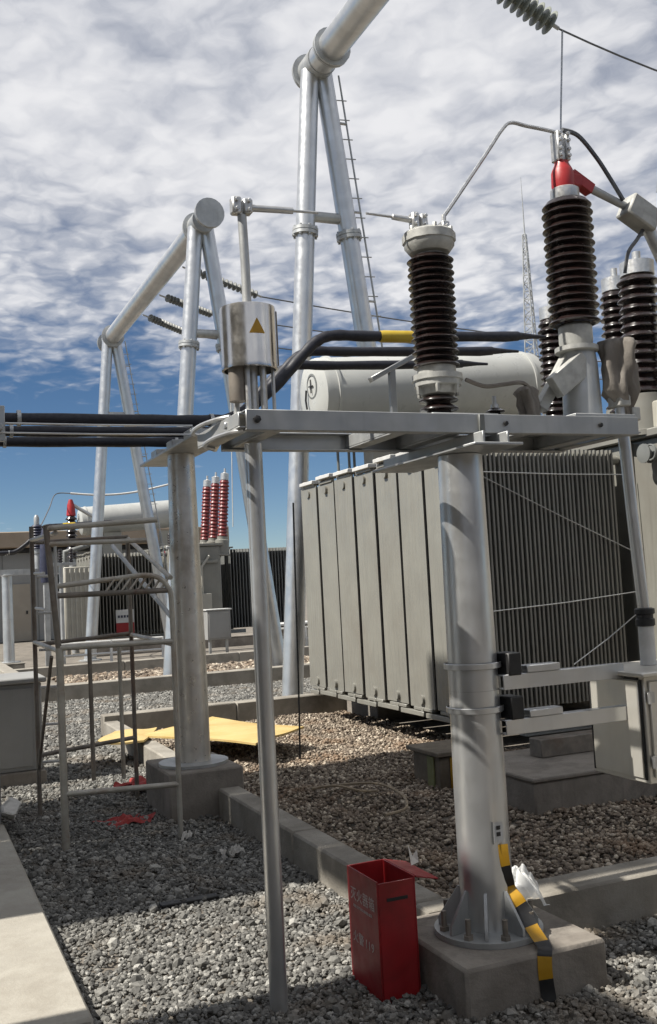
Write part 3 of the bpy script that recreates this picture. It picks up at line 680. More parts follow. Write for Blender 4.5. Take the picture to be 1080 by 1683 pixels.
# rounded end hoops at the frame's left end
for zz, dy in ((2.15, 0), (2.225, .16)):
    m = MB(); m.tube(bez([(1.125, 3.33+dy, zz), (1.09, 3.40+dy, zz), (1.07, 3.55+dy, zz+.0), (1.09, 3.72+dy, zz), (1.15, 3.80+dy, zz)], 6), .009, 8); m.build('end_hoop', 'galv', fr)
m = MB(); m.bar((1.10, 3.45, 2.19), (1.20, 3.95, 2.17), .02, .02); m.build('end_bar', 'galv', fr)
# small tube support bracket on the frame's rear side
m = MB(); m.box(1.99, 2.02, 3.866, 3.89, 2.15, 2.52, .003); m.build('bracket_post', 'galv_dull', fr); m = MB(); m.bar((1.90, 3.88, 2.47), (2.15, 3.88, 2.60), .04, .022); m.build('bracket_arm', 'galv_dull', fr)

# stainless can with warning triangle
t = thing('terminal_can', 'stainless steel can with yellow warning triangle on the left end of the frame', 'steel can', (1.25, 3.6, 2.233))
cx_, cy_ = 1.25, 3.6
m = MB(); m.lathe([(.100, 2.425), (.109, 2.427), (.1095, 2.44), (.1085, 2.445), (.1085, 2.655), (.107, 2.668), (.09, 2.674), (.02, 2.676)], (cx_, cy_, 0), 48, cap=False); cb = m.build('shell', 'stainless', t)
m = MB(); m.lathe([(.098, 2.50), (.098, 2.501)], (cx_, cy_, 0), 32); m.build('inner_plate', 'black', cb)
m = MB(); a = R(-20); m.bar((cx_+.1095*math.cos(a), cy_+.1095*math.sin(a), 2.44), (cx_+.1095*math.cos(a), cy_+.1095*math.sin(a), 2.655), .006, .008); m.build('seam', 'dark_pipe', cb)
m = MB(); tr = []
for k_, (aa, zz) in enumerate(((-.15, 2.545), (.15, 2.545), (0, 2.598))):
    pass
A0 = R(-91)
def cyl_pt(a, z, rr=.1105): return (cx_+rr*math.cos(A0+a), cy_+rr*math.sin(A0+a), z)
ro = []
for i in range(7):
    f_ = i/6; zz = 2.548+.058*f_; h_ = .28*(1-f_)+.004; ro.append((cyl_pt(-h_, zz), cyl_pt(0, zz), cyl_pt(h_, zz)))
V = [p for q in ro for p in q]; F = []
for i in range(6):
    for j in range(2): a = i*3+j; F.append((a, a+1, a+4, a+3))
m.add(V, F); m.build('warning_triangle', 'hazard_yellow', cb)
for i, (dx, dy, rr) in enumerate(((-.03, -.05, .012), (.0, -.03, .017), (.03, -.055, .011), (.055, .0, .010), (-.055, .02, .012), (.02, .05, .015), (.085, -.02, .007))):
    m = MB(); m.tube([(cx_+dx, cy_+dy, 2.2335), (cx_+dx, cy_+dy, 2.36), (cx_+dx, cy_+dy, 2.51)], rr, 12); m.lathe([(rr*1.6, 2.234), (rr*1.6, 2.25)], (cx_+dx, cy_+dy, 0), 10); m.build('stud', 'alu', t)
m = MB(); m.tube([(cx_-.06, cy_-.02, 2.30), (cx_-.06, cy_-.02, 2.505)], .034, 16); m.build('core', 'dark_pipe', t)
m = MB(); m.tube([(cx_, cy_, 2.672), (cx_, cy_, 2.85), (cx_-.004, cy_, 3.04)], .018, 16); m.build('riser', 'galv_dull', t)
# rod gap: left electrode
def clampblk(mb, c, s=.035):
    x, y, z = c
    mb.box(x-s, x-.003, y-.022, y+.022, z-.034, z+.034, .006); mb.box(x+.003, x+s, y-.022, y+.022, z-.03, z+.03, .006)
    for dz in (-.018, .018):
        for sx in (-.6, .6): bolt(mb, (x+s*sx, y-.022, z+dz), (0, -1, 0), .008, .01)
m = MB(); clampblk(m, (cx_-.005, cy_, 3.075), .042); cl = m.build('electrode_clamp', 'alu', t)
m = MB(); m.tube([(cx_+.03, cy_, 3.073), (1.46, cy_, 3.08), (1.463, cy_, 3.08), (1.57, cy_, 3.083)], [.014, .013, .006, .005], 12); m.build('electrode', 'alu', cl)

# post insulator with right electrode
t = thing('post_insulator', 'brown porcelain post insulator standing on the middle of the frame', 'insulator', (2.05, 3.56, 2.233), 'frame insulators')
px_, py_ = 2.05, 3.56
MB().lathe(sheds(2.234, 2.345, 3, .05, .082), (px_, py_, 0), 30).build('lower_sheds', 'porcelain', t)
m = MB(); m.lathe([(.055, 2.34), (.072, 2.345), (.078, 2.375), (.098, 2.378), (.098, 2.40), (.105, 2.402), (.105, 2.425), (.08, 2.43), (.08, 2.46)], (px_, py_, 0), 30)
for i in range(6): a = i*math.pi/3; bolt(m, (px_+.09*math.cos(a), py_+.09*math.sin(a), 2.378), (0, 0, -1), .010, .03)
m.build('flange', 'casting', t)
MB().lathe(sheds(2.455, 2.925, 17, .077, .098, .094), (px_, py_, 0), 36).build('upper_sheds', 'porcelain', t)
m = MB(); m.lathe([(.06, 2.92), (.062, 2.935), (.085, 2.94), (.104, 2.965), (.106, 2.985), (.112, 2.987), (.112, 3.02), (.10, 3.03), (.03, 3.034)], (px_, py_, 0), 12)
for i in range(6): a = i*math.pi/3+.3; bolt(m, (px_+.095*math.cos(a), py_+.095*math.sin(a), 3.022), (0, 0, 1), .010, .018)
m.build('cap', 'casting', t)
m = MB(); clampblk(m, (px_-.045, py_, 3.075), .036); cl = m.build('electrode_clamp', 'alu', t)
m = MB(); m.tube([(px_-.075, py_, 3.077), (1.885, py_, 3.083), (1.882, py_, 3.083), (1.765, py_, 3.086)], [.013, .012, .006, .005], 12); m.build('electrode', 'alu', cl)
m = MB(); m.box(px_+.06, px_+.095, py_-.02, py_+.02, 3.033, 3.085, .004); bolt(m, (px_+.078, py_-.02, 3.06), (0, -1, 0), .009, .012); m.tube([(px_+.078, py_, 3.085), (px_+.08, py_, 3.115)], .010, 8); m.build('wire_lug', 'alu', t)

# small standoff insulator and rag on the frame
t = thing('standoff_insulator', 'tiny dark stacked standoff insulator on the frame right of the post insulator', 'insulator', (2.335, 3.58, 2.223), 'frame insulators')
MB().lathe(sheds(2.232, 2.298, 3, .022, .042), (2.335, 3.58, 0), 20).build('sheds', 'porcelain', t)
MB().lathe([(.03, 2.2235), (.03, 2.2325)], (2.335, 3.58, 0), 16).build('foot', 'galv_dull', t)
MB().lathe([(.018, 2.298), (.018, 2.315), (.009, 2.316), (.009, 2.35)], (2.335, 3.58, 0), 10).build('terminal', 'alu', t)
def cloth_lump(name, label, cat, c, prof, seed, mt, nr=40, amp=.25):
    rr = np.random.default_rng(seed); ph = rr.uniform(0, 6.28, 8)
    V, F = [], []
    for r, z, dx, dy in prof:
        for j in range(nr):
            a = 2*math.pi*j/nr; k_ = 1+amp*(.5*math.sin(3*a+ph[0]+z*9)+.35*math.sin(5*a+ph[1]-z*14)+.25*math.sin(9*a+ph[2]+z*20))
            V.append((c[0]+dx+r*k_*math.cos(a), c[1]+dy+r*k_*math.sin(a), c[2]+z))
    for i in range(len(prof)-1):
        for j in range(nr): F.append((i*nr+j, i*nr+(j+1) % nr, (i+1)*nr+(j+1) % nr, (i+1)*nr+j))
    m = MB(); m.add(V, F); o = m.build(name, mt, angle=70)
    return tag(o, label, cat)
cloth_lump('rag', 'brown rag wrapped round a fitting on the frame, left of the disconnector', 'rag', (2.50, 3.56, 2.224), [(.03, 0, 0, 0), (.045, .03, 0, 0), (.04, .06, .0, 0), (.05, .09, -.005, 0), (.042, .125, -.012, 0), (.05, .145, -.018, 0), (.03, .165, -.02, 0), (.005, .172, -.02, 0)], 3, 'cloth_grey', 48, .4)
wire('strap_wire', 'dull strap wire sagging from the post insulator flange to the rag', bez([(2.15, 3.5, 2.40), (2.24, 3.5, 2.375), (2.33, 3.5, 2.385), (2.44, 3.52, 2.40), (2.5, 3.54, 2.37)]), .009, 'cloth_grey', 'wire')

# disconnector with red cap
dx_, dy_ = 2.765, 3.56
t = thing('disconnector', 'neutral disconnector with large brown insulator and red cap at the right end of the frame', 'disconnector', (dx_, dy_, 2.237))
m = MB(); m.lathe([(.10, 2.238), (.10, 2.25), (.085, 2.26), (.078, 2.50), (.07, 2.56)], (dx_+.01, dy_, 0), 28); m.build('base_column', 'galv_dull', t)
m = MB(); m.lathe([(.06, 2.55), (.095, 2.555), (.095, 2.575), (.07, 2.58), (.074, 2.60), (.074, 2.665), (.066, 2.675)], (dx_, dy_, 0), 28); m.build('bottom_collar', 'casting', t)
m = MB(); m.bar((dx_-.17, dy_-.05, 2.38), (dx_, dy_-.05, 2.50), .05, .10); m.bar((dx_-.2, dy_+.02, 2.30), (dx_-.02, dy_+.02, 2.56), .05, .05); m.build('brace', 'casting', t)
MB().lathe(sheds(2.675, 3.235, 16, .09, .113, .109), (dx_, dy_, 0), 40).build('insulator', 'porcelain', t)
MB().lathe([(.062, 3.235), (.064, 3.24), (.064, 3.29), (.055, 3.296)], (dx_-.005, dy_, 0), 28).build('top_collar', 'alu', t)
m = MB(); m.lathe([(.050, 3.296), (.052, 3.31), (.050, 3.37), (.044, 3.385), (.034, 3.405), (.03, 3.42)], (dx_-.01, dy_, 0), 20); m.box(dx_+.0, dx_+.075, dy_-.03, dy_+.03, 3.305, 3.365, .008); rc = m.build('red_cap', 'red_cap', t)
m = MB(); m.bar((dx_+.03, dy_, 3.365), (dx_+.14, dy_, 3.305), .05, .05); m.build('hinge', 'red_cap', rc)
m = MB(); m.box(dx_-.045, dx_-.02, dy_-.03, dy_+.03, 3.42, 3.555, .005); m.box(dx_-.0, dx_+.022, dy_-.03, dy_+.03, 3.42, 3.555, .005); m.box(dx_-.02, dx_, dy_-.02, dy_+.02, 3.42, 3.48, .004)
for z in (3.44, 3.47, 3.51, 3.54): bolt(m, (dx_-.032, dy_-.03, z), (0, -1, 0), .009, .01); bolt(m, (dx_+.01, dy_-.03, z), (0, -1, 0), .009, .01)
m.build('terminal_clamp', 'alu', t)
m = MB(); m.tube([(dx_+.08, dy_, 3.335), (3.04, dy_, 3.27), (3.1, dy_, 3.25)], [.02, .018, .018], 12); arm = m.build('contact_arm', 'galv_dull', t)
T_ = Matrix.Translation((3.17, dy_, 3.215)) @ Matrix.Rotation(R(28), 4, 'Y')
m = MB(); m.box(-.085, .085, -.05, .05, -.05, .06, .008, T_); m.build('contact_block', 'casting', arm)
m = MB(); m.tube(bez([(3.19, dy_, 3.15), (3.15, dy_, 3.10), (3.11, dy_+.02, 3.04), (3.1, dy_+.04, 2.95)], 6), .009, 8); m.build('flexible_lead', 'wire_dark', arm)
m = MB(); m.tube([(3.22, dy_, 3.16), (3.30, dy_, 3.0), (3.40, dy_, 2.86)], .03, 12); m.build('blade', 'alu', arm)
# jumper wires
wire('jumper_wire', 'grey jumper wire bent from the post insulator up to the red-capped disconnector', bez([(2.13, 3.56, 3.11), (2.20, 3.56, 3.2), (2.36, 3.56, 3.41), (2.45, 3.56, 3.53), (2.50, 3.56, 3.567), (2.58, 3.56, 3.563), (2.72, 3.56, 3.556), (2.755, 3.56, 3.54)], 6), .0085, 'wire')
wire('jumper_wire', 'thick jumper wire curving down right from the disconnector clamp to its contact block', bez([(2.755, 3.54, 3.56), (2.84, 3.54, 3.545), (2.93, 3.54, 3.46), (3.0, 3.54, 3.37), (3.07, 3.54, 3.27)], 6), .011, 'wire_dark')
cloth_lump('wrapped_drive', 'fabric wrapped drive head hanging at the right end of the frame', 'cloth wrap', (2.93, 3.50, 2.24), [(.028, 0, .035, 0), (.03, .06, .03, 0), (.05, .09, .02, .0), (.07, .13, .0, 0), (.066, .18, .0, 0), (.072, .24, .005, 0), (.068, .30, .005, 0), (.074, .335, .008, 0), (.06, .36, .008, 0), (.045, .365, .01, 0), (.005, .368, .01, 0)], 8, 'cloth_grey', 64, .42)

# ================================================================== CABINET ON THE COLUMN
t = thing('control_cabinet', 'stainless steel control cabinet bracketed to the near column at the right edge', 'cabinet', (2.98, 3.48, .70))
x0, x1, y0, y1, z0, z1 = 2.78, 3.2, 3.3, 3.655, .71, 1.145
MB().box(x0, x1, y0, y1, z0, z1, .004).build('body', 'cabinet_steel', t)
MB().box(x0+.02, x1-.02, y0-.012, y0-.001, z0+.025, z1-.02, .003).build('door', 'cabinet_steel', t)
m = MB(); m.box(x0-.007, x0-.001, y0+.03, y1-.015, z0+.02, z1-.02, .002); m.build('side_panel', 'cabinet_steel', t)
for a_, b_ in ((y0+.012, y0+.024), (y1-.011, y1-.004)): MB().box(x0-.006, x0-.0005, a_, b_, z0+.015, z1-.012, .001).build('gasket_shade_strip', 'black', t)
MB().box(x0-.006, x0-.0005, y0+.03, y1-.015, z1-.017, z1-.003, .001).build('gasket_shade_strip', 'black', t)  # black top strip stands in for the shade under the roof
m = MB(); m.box(x0-.04, x1+.04, y0-.045, y1+.03, z1+.001, z1+.022, .006); m.build('roof', 'cabinet_steel', t)
for z in (.80, 1.06):
    m = MB(); m.tube([(x0+.012, y0-.018, z-.025), (x0+.012, y0-.018, z+.025)], .008, 8); m.box(x0+.004, x0+.04, y0-.016, y0-.0125, z-.022, z+.022, .001); m.build('hinge', 'alu', t)
# bands and arms
for z, za in ((1.235, 1.165), (1.062, .988)):
    m = MB(); m.lathe([(.113, z-.012), (.1155, z-.01), (.1155, z+.01), (.113, z+.012)], (2.11, 3.52, 0), 36, cap=False); m.build('band', 'galv', t)
    m = MB(); m.box(2.205, 2.265, 3.40, 3.50, z-.045, z+.045, .004); m.build('clamp_block', 'black', t)
    m = MB(); channel(m, 2.18, 2.775, 3.41, za-.03, za+.03, 1, .04); m.build('arm', 'galv', t)
    m = MB(); m.box(2.29, 2.45, 3.40, 3.46, za+.031, za+.060, .003); m.build('arm_pad', 'galv', t)
t = thing('drive_shaft', 'vertical galvanised drive shaft rising from the steel cabinet to the frame', 'shaft', (3.02, 3.5, 1.167))
m = MB(); m.lathe([(.036, 1.168), (.034, 1.19), (.034, 1.335), (.03, 1.34)], (2.985, 3.5, 0), 20); m.build('sleeve', 'white_paint', t)
m = MB(); m.lathe([(.037, 1.335), (.042, 1.34), (.042, 1.365), (.036, 1.37), (.036, 1.385), (.044, 1.39), (.044, 1.41), (.03, 1.415)], (2.983, 3.5, 0), 20); m.build('coupling', 'black', t)
m = MB(); m.tube([(2.982, 3.5, 1.40), (2.955, 3.5, 1.85), (2.935, 3.5, 2.30)], [.027, .026, .026], 20); m.build('rod', 'galv', t)
m = MB(); m.box(2.90, 2.96, 3.455, 3.545, 2.30, 2.35, .006); m.box(2.975, 3.02, 3.47, 3.53, 2.24, 2.30, .005); m.build('top_coupling', 'casting', t)

# ================================================================== HAZARD TAPE, TAG, BAG
t = thing('hazard_tape', 'black and yellow hazard tape trailing down the near column and over its pedestal', 'tape', (2.12, 3.3, .1))
cl_ = (2.11, 3.52)
def on_col(a, z, e=.0035): rr = .106-.0010*(z-.19)+e; return Vector((cl_[0]+rr*math.cos(a), cl_[1]+rr*math.sin(a), z))
path = [on_col(R(-83), .545), on_col(R(-82), .50), on_col(R(-79), .455), on_col(R(-73), .41), on_col(R(-66), .365), Vector((2.168, 3.395, .335)), Vector((2.185, 3.375, .29)), Vector((2.19, 3.34, .245)), Vector((2.187, 3.29, .218)), Vector((2.172, 3.232, .205)), Vector((2.152, 3.203, .192)), Vector((2.146, 3.198, .15)), Vector((2.148, 3.199, .10)), Vector((2.152, 3.198, .055)), Vector((2.152, 3.19, .02))]
P = bez(path, 10); wd = .054; cells = 8
L = [0.]
for a, b in zip(P, P[1:]): L.append(L[-1]+(b-a).length)
tot = L[-1]; side = []
for i, p in enumerate(P):
    d = (P[min(i+1, len(P)-1)]-P[max(i-1, 0)]).normalized(); s = Vector((.92, -.30, .05)); s = (s-d*s.dot(d)).normalized()
    side.append(s)
for c in range(cells):
    ids = [i for i in range(len(P)) if L[i] >= tot*c/cells-1e-6 and L[i] <= tot*(c+1)/cells+1e-6]
    if c < cells-1 and ids[-1]+1 < len(P): ids.append(ids[-1]+1)
    V = []; F = []
    for i in ids: nrm = Vector((.2, -.9, .4)).normalized()*.001; V += [P[i]-side[i]*wd/2, P[i]+side[i]*wd/2, P[i]-side[i]*wd/2+nrm, P[i]+side[i]*wd/2+nrm]
    for j in range(len(ids)-1): a = j*4; F += [(a, a+4, a+5, a+1), (a+2, a+3, a+7, a+6), (a, a+2, a+6, a+4), (a+1, a+5, a+7, a+3)]
    m = MB(); m.add(V, F); m.build('yellow_band' if c % 2 == 0 else 'black_band', 'hazard_yellow' if c % 2 == 0 else 'black', t)
t = thing('number_tag', 'small pale tag with two dark squares on the near column above the tape', 'tag', on_col(R(-85), .60))
def patch(a0, a1, z0_, z1_, e):
    m = MB(); n = 5
    V = [on_col(a0+(a1-a0)*i/n, z, e) for z in (z0_, z1_) for i in range(n+1)]; m.add(V, [(i, i+1, n+2+i, n+1+i) for i in range(n)]); return m
patch(R(-100), R(-74), .555, .63, .0025).build('plate', 'white_paint', t)
patch(R(-92), R(-82), .603, .618, .004).build('mark', 'black', t); patch(R(-92), R(-82), .578, .594, .004).build('mark', 'black', t)
patch(R(-102), R(-99), .55, .635, .004).build('edge', 'paint_dark', t)
# crumpled clear bag behind the column
def crumple(name, label, cat, c, rx_, ry_, rz_, seed, mt, sub=4):
    V0, F0 = ico(sub); rr = np.random.default_rng(seed); V = V0.copy()
    for k in range(34):
        d = rr.normal(size=3); d /= np.linalg.norm(d); o = rr.uniform(.35, .95); h = V@d
        V -= np.where(h > o, (h-o)*rr.uniform(.7, 1.5), 0)[:, None]*d
    V += rr.normal(0, .012, V.shape)
    V = V*np.array([rx_, ry_, rz_]); V[:, 2] -= V[:, 2].min(); V += np.array(c)
    m = MB(); m.v = [tuple(map(float, p)) for p in V]; m.f = [tuple(int(i) for i in f) for f in F0]
    return tag(m.build(name, mt, angle=32), label, cat)
def bag(name, label, c, w_, h_, seed, mt):
    rr = np.random.default_rng(seed); n = 40; ph = rr.uniform(0, 6.28, 9); m = MB(); V = []
    for j in range(n+1):
        for i in range(n+1):
            u, v = 2*i/n-1, 2*j/n-1; r2 = u*u+v*v; a = math.atan2(v, u)
            fold = abs(math.sin(2.5*a+ph[0]+1.5*r2))*.5+abs(math.sin(4*a+ph[1]-2*r2))*.3+abs(math.sin(7*u+ph[2]+3*v))*.25
            z = max(0., 1.05-r2*.75)**.8*(.45+.6*fold)+.02*rr.random()*(r2 < 1.2)
            k_ = (1-.2*max(0, r2-.4)*abs(math.sin(3*a+ph[3])))
            V.append((c[0]+u*w_*k_+.02*math.sin(5*v+ph[4]), c[1]+v*w_*.8*k_, c[2]+.004+z*h_))
    m.add(V, [(j*(n+1)+i, j*(n+1)+i+1, (j+1)*(n+1)+i+1, (j+1)*(n+1)+i) for j in range(n) for i in range(n)])
    return tag(m.build(name, mt, angle=60), label, 'bag')
bag('plastic_bag', 'crumpled clear plastic bag on the pedestal behind the near column', (2.38, 3.70, .19), .10, .155, 5, 'film')

# ================================================================== RED EXTINGUISHER BOX
bx, by = 1.628, 3.515; W, D, H = .165, .275, .455
t = thing('extinguisher_box', 'red open-topped fire extinguisher box standing on the gravel', 'box', (bx, by, 0))
th = .006
def rb(x0, x1, y0, y1, z0, z1, nm): return MB().box(bx+x0, bx+x1, by+y0, by+y1, z0, z1, .0018).build(nm, 'red_paint', t)
ls = rb(0, th, 0, D, .012, H, 'left_panel'); fs_ = rb(th+.0005, W-th-.0005, 0, th, .012, H-.008, 'front_panel')
rb(W-th, W, 0, D, .012, H, 'right_panel'); rb(th+.0005, W-th-.0005, D-th, D, .012, H, 'back_panel'); rb(0, W, 0, D, 0, .0115, 'base_panel')
m = MB(); m.box(bx+.04, bx+.13, by-.0012, by-.0002, .375, .388, .0004); m.build('finger_slot', 'black', fs_)
T_ = Matrix.Translation((bx+W, by+D*.5, H-.004)) @ Matrix.Rotation(R(14), 4, 'Y')
m = MB(); m.box(.004, .105, -D*.5, D*.5, -.003, .004, .0015, T_); m.build('lid', 'red_paint', t)
def text_on(body, size, loc, rot, parent, mt, name='lettering', ext=.0006):
    cu = bpy.data.curves.new(name, 'FONT'); cu.body = body; cu.size = size; cu.align_x = 'CENTER'; cu.align_y = 'CENTER'; cu.extrude = ext
    o = bpy.data.objects.new(name, cu); COL.objects.link(o); dg = bpy.context.evaluated_depsgraph_get()
    me = bpy.data.meshes.new_from_object(o.evaluated_get(dg)); bpy.data.objects.remove(o)
    me.materials.clear(); me.materials.append(MATS[mt]); me.transform(Matrix.Translation(loc) @ rot)
    return link(name, me, parent)
RL = Matrix.Rotation(R(-90), 4, 'Z') @ Matrix.Rotation(R(90), 4, 'X')      # faces -X
for i_, ch in enumerate('灭火器箱'): text_on(ch, .054, (bx-.0008, by+D*.5+.083-i_*.056, .355), RL, ls, 'white_print')
text_on('FIRE EXTINGUISHER BOX', .0155, (bx-.0008, by+D*.5, .312), RL, ls, 'white_print')
for i_, (ch, o_) in enumerate((('火', .08), ('警', .028), ('1', -.02), ('1', -.047), ('9', -.076))): text_on(ch, .048, (bx-.0008, by+D*.5+o_, .19), RL, ls, 'white_print')
# paper scrap on the lid
m = MB(); q = Vector((bx+W+.05, by+D*.45, H+.0)); m.add([q, q+Vector((.05, .03, 0)), q+Vector((.045, .03, .05)), q+Vector((-.01, 0, .085)), q+Vector((.02, .025, .03))], [(0, 4, 3), (0, 1, 4), (1, 2, 4)])
m.v = [tuple(p) for p in m.v]; tag(m.build('paper_scrap', 'white_paint', smooth=False), 'torn white paper scrap sticking up behind the red box', 'paper')

# ================================================================== PIT CLUTTER
t = thing('timber_box', 'small dark timber box standing on the pebbles left of the near column', 'box', (3.8, 6.8, 0))
MB().box(3.64, 4.1, 6.62, 7.05, 0, .26, .01).build('body', 'timber', t); MB().box(3.60, 4.14, 6.58, 7.09, .262, .295, .006).build('lid', 'timber', t)
MB().box(3.72, 3.78, 6.605, 6.619, .0, .25, .004).build('stripe', 'hazard_yellow', t); MB().box(3.625, 3.639, 6.70, 6.80, .0, .25, .004).build('batten', 'olive', t)
def sheet(name, label, cat, mt, pts, th=.018, group=None, sag_=.03):
    A4 = [Vector(p) for p in pts]; n = 12; m = MB(); V = []
    for k in (0, 1):
        for j in range(n+1):
            for i in range(n+1):
                u, v = i/n, j/n; p = A4[0].lerp(A4[1], u).lerp(A4[3].lerp(A4[2], u), v)
                V.append(p+Vector((.006*math.sin(9*v), .006*math.sin(7*u+1), sag_*(math.sin(3.1*u+.4)*math.sin(2.7*v+.5)-.5)+.006*math.sin(8*u+5*v)-k*th)))
    o = (n+1)**2; I = lambda i, j, k: k*o+j*(n+1)+i; F = []
    for j in range(n):
        for i in range(n): F += [(I(i, j, 0), I(i+1, j, 0), I(i+1, j+1, 0), I(i, j+1, 0)), (I(i, j, 1), I(i, j+1, 1), I(i+1, j+1, 1), I(i+1, j, 1))]
    for i in range(n): F += [(I(i, 0, 0), I(i, 0, 1), I(i+1, 0, 1), I(i+1, 0, 0)), (I(i, n, 0), I(i+1, n, 0), I(i+1, n, 1), I(i, n, 1)), (I(0, i, 0), I(0, i+1, 0), I(0, i+1, 1), I(0, i, 1)), (I(n, i, 0), I(n, i, 1), I(n, i+1, 1), I(n, i+1, 0))]
    m.add(V, F); return tag(m.build(name, mt, angle=40), label, cat, group)
sheet('plywood_sheet', 'yellow sheet lying over the pit kerb behind the near pole', 'sheet', 'plywood_yellow', [(2.78, 8.32, .25), (3.47, 8.92, .26), (2.93, 10.15, .28), (2.05, 9.55, .26)])
sheet('plywood_sheet', 'narrow pale yellow board behind the scaffold and stained column', 'sheet', 'plywood_yellow', [(1.55, 9.3, .245), (2.0, 9.2, .245), (2.3, 9.95, .25), (1.9, 10.05, .25)], sag_=.012)
m = MB(); m.tube(bez([(3.08, 8.05, .12), (3.10, 8.05, .8), (3.12, 8.06, 1.6), (3.14, 8.07, 2.3)]), .008, 6); tag(m.build('hanging_cord', 'black'), 'thin dark cord hanging down beside the radiators to the pebbles', 'cord')
for i, (p, lab) in enumerate(([[(2.72, 6.9, .1), (2.85, 6.75, .13), (2.98, 6.62, .1), (3.06, 6.5, .11)], 'pale twig lying on the shaded pebbles'], [[(2.95, 6.9, .1), (3.1, 6.6, .14), (3.12, 6.25, .12), (3.0, 5.95, .1), (2.8, 5.85, .1)], 'curved dry stalk lying on the shaded pebbles'])):
    m = MB(); m.tube(bez(p, 5), .010, 6); tag(m.build('twig', 'twig'), lab, 'twig')
m = MB(); m.box(4.6, 4.85, 7.6, 7.75, 2.775, 2.80, .004); tag(m.build('green_cloth', 'green'), 'small green scrap on top of the near radiators', 'scrap')

# ================================================================== SCAFFOLD
t = thing('scaffold', 'rusty tubular frame scaffold standing on the gravel at the left', 'scaffold', (1.25, 7.1, 0))
A_, B_, C_, D_ = Vector((.905, 6.52, 0)), Vector((1.60, 6.37, 0)), Vector((.885, 7.63, 0)), Vector((1.63, 7.80, 0))
def pole(a, b, r=.019, mt='rusty_pipe', nm='tube'): m = MB(); m.tube([a, (Vector(a)+Vector(b))/2, b], r, 12); return m.build(nm, mt, t)
Z = lambda p, z: Vector((p.x, p.y, z))
pole(Z(A_, 0), Z(A_, 1.27), .024, nm='post'); pole(Z(A_, 1.2), Z(A_, 2.05)+Vector((-.06, 0, 0)), .019, 'dark_pipe', 'post')
pole(Z(C_, 0), Z(C_, 2.12), .0165, 'dark_pipe', 'post'); pole(Z(D_, 0), Z(D_, 2.0), .0165, 'dark_pipe', 'post')
m = MB(); m.tube(bez([Z(B_, 0), Z(B_, .7), Z(B_, 1.45), Z(B_, 1.62)+Vector((-.02, 0, 0)), Z(B_, 1.70)+Vector((-.12, .03, 0)), Z(A_, 1.69)+Vector((.35, -.05, 0)), Z(A_, 1.66)], 6), .0165, 12); m.build('arched_post', 'rusty_pipe', t)
for z, mt in ((.36, 'rusty_pipe'), (1.27, 'rusty_pipe'), (1.60, 'dark_pipe')): pole(Z(A_, z), Z(B_, z+.0), .018, mt, 'rung')
pole(Z(A_, 2.03)+Vector((-.05, 0, 0)), Z(A_.lerp(B_, .9), 2.06), .019, 'rusty_pipe', 'rung'); pole(Z(A_, 1.93)+Vector((-.05, 0, 0)), Z(A_.lerp(B_, .8), 1.93), .016, 'rusty_pipe', 'rung')
for z in (.45, 1.25, 2.0): pole(Z(C_, z), Z(D_, z+.03), .016, 'dark_pipe', 'rung')
for z in (1.25, 2.0): pole(Z(A_, z), Z(C_, z+.02), .016, 'rusty_pipe', 'ledger'); pole(Z(B_, z-.0 if z < 2 else 1.68), Z(D_, z+.02), .016, 'rusty_pipe', 'ledger')
for f_ in (.30, .62): pole(Z(A_.lerp(B_, f_)+Vector((0, .6*f_, 0)), .36 if f_ > .4 else .4), Z(A_.lerp(B_, f_)+Vector((0, .6*f_, 0)), 1.27), .014, 'rusty_pipe' if f_ > .4 else 'dark_pipe', 'stile')
pole(Z(B_, 1.42), Z(A_.lerp(D_, .75), 1.95), .016, 'galv_dull', 'brace'); pole(Z(C_, .35), Z(A_.lerp(C_, .3), 1.2), .012, 'dark_pipe', 'brace')
for i in range(8):
    f_ = .42+i*.07; p = A_.lerp(B_, f_); pole(Z(p, 1.61), Z(p, 1.69)+Vector((.06, .0, 0)), .008, 'rusty_pipe', 'lattice_rod')
for k_ in range(3): pole(Z(A_.lerp(C_, .5), 1.26+k_*.25), Z(A_.lerp(C_, .9), 1.27+k_*.25), .010, 'white_paint', 'step')
for i in range(6): pole(Z(C_, .4+i*.27)+Vector((.03, 0, 0)), Z(C_, .4+i*.27)+Vector((.16, -.05, 0)), .010, 'white_paint', 'ladder_rung')
pole(Z(C_, .25)+Vector((.16, -.05, 0)), Z(C_, 2.0)+Vector((.16, -.05, 0)), .011, 'white_paint', 'ladder_stile')

# red scraps, sack, grey cabinet
def rag(name, label, cat, c, sx, sy, seed, mt, rot=0):
    rr = np.random.default_rng(seed); n = 30; ph = rr.uniform(0, 6.28, 6); m = MB(); V = []
    for j in range(n+1):
        for i in range(n+1):
            u, v = i/n-.5, j/n-.5; e = 1+.25*math.sin(5*math.atan2(v, u)+ph[0])
            x, y = u*sx*e, v*sy*e; z = .02+.018*math.sin(9*u+ph[1])+.014*math.sin(12*v+ph[2]+5*u)+.006*math.sin(25*u-17*v+ph[3])+.002*rr.random()
            V.append((c[0]+x*math.cos(rot)-y*math.sin(rot), c[1]+x*math.sin(rot)+y*math.cos(rot), c[2]+max(z, 0)))
    m.add(V, [(j*(n+1)+i, j*(n+1)+i+1, (j+1)*(n+1)+i+1, (j+1)*(n+1)+i) for j in range(n) for i in range(n)])
    return tag(m.build(name, mt, angle=60), label, cat)
rag('red_cloth', 'red cloth scrap lying on shaded gravel under the scaffold', 'cloth', (1.40, 7.05, .01), .33, .26, 2, 'red_cloth', .2)
rag('red_cloth', 'red cloth scrap on the pit kerb behind the scaffold', 'cloth', (1.75, 8.1, .06), .36, .3, 3, 'red_cloth', .4)
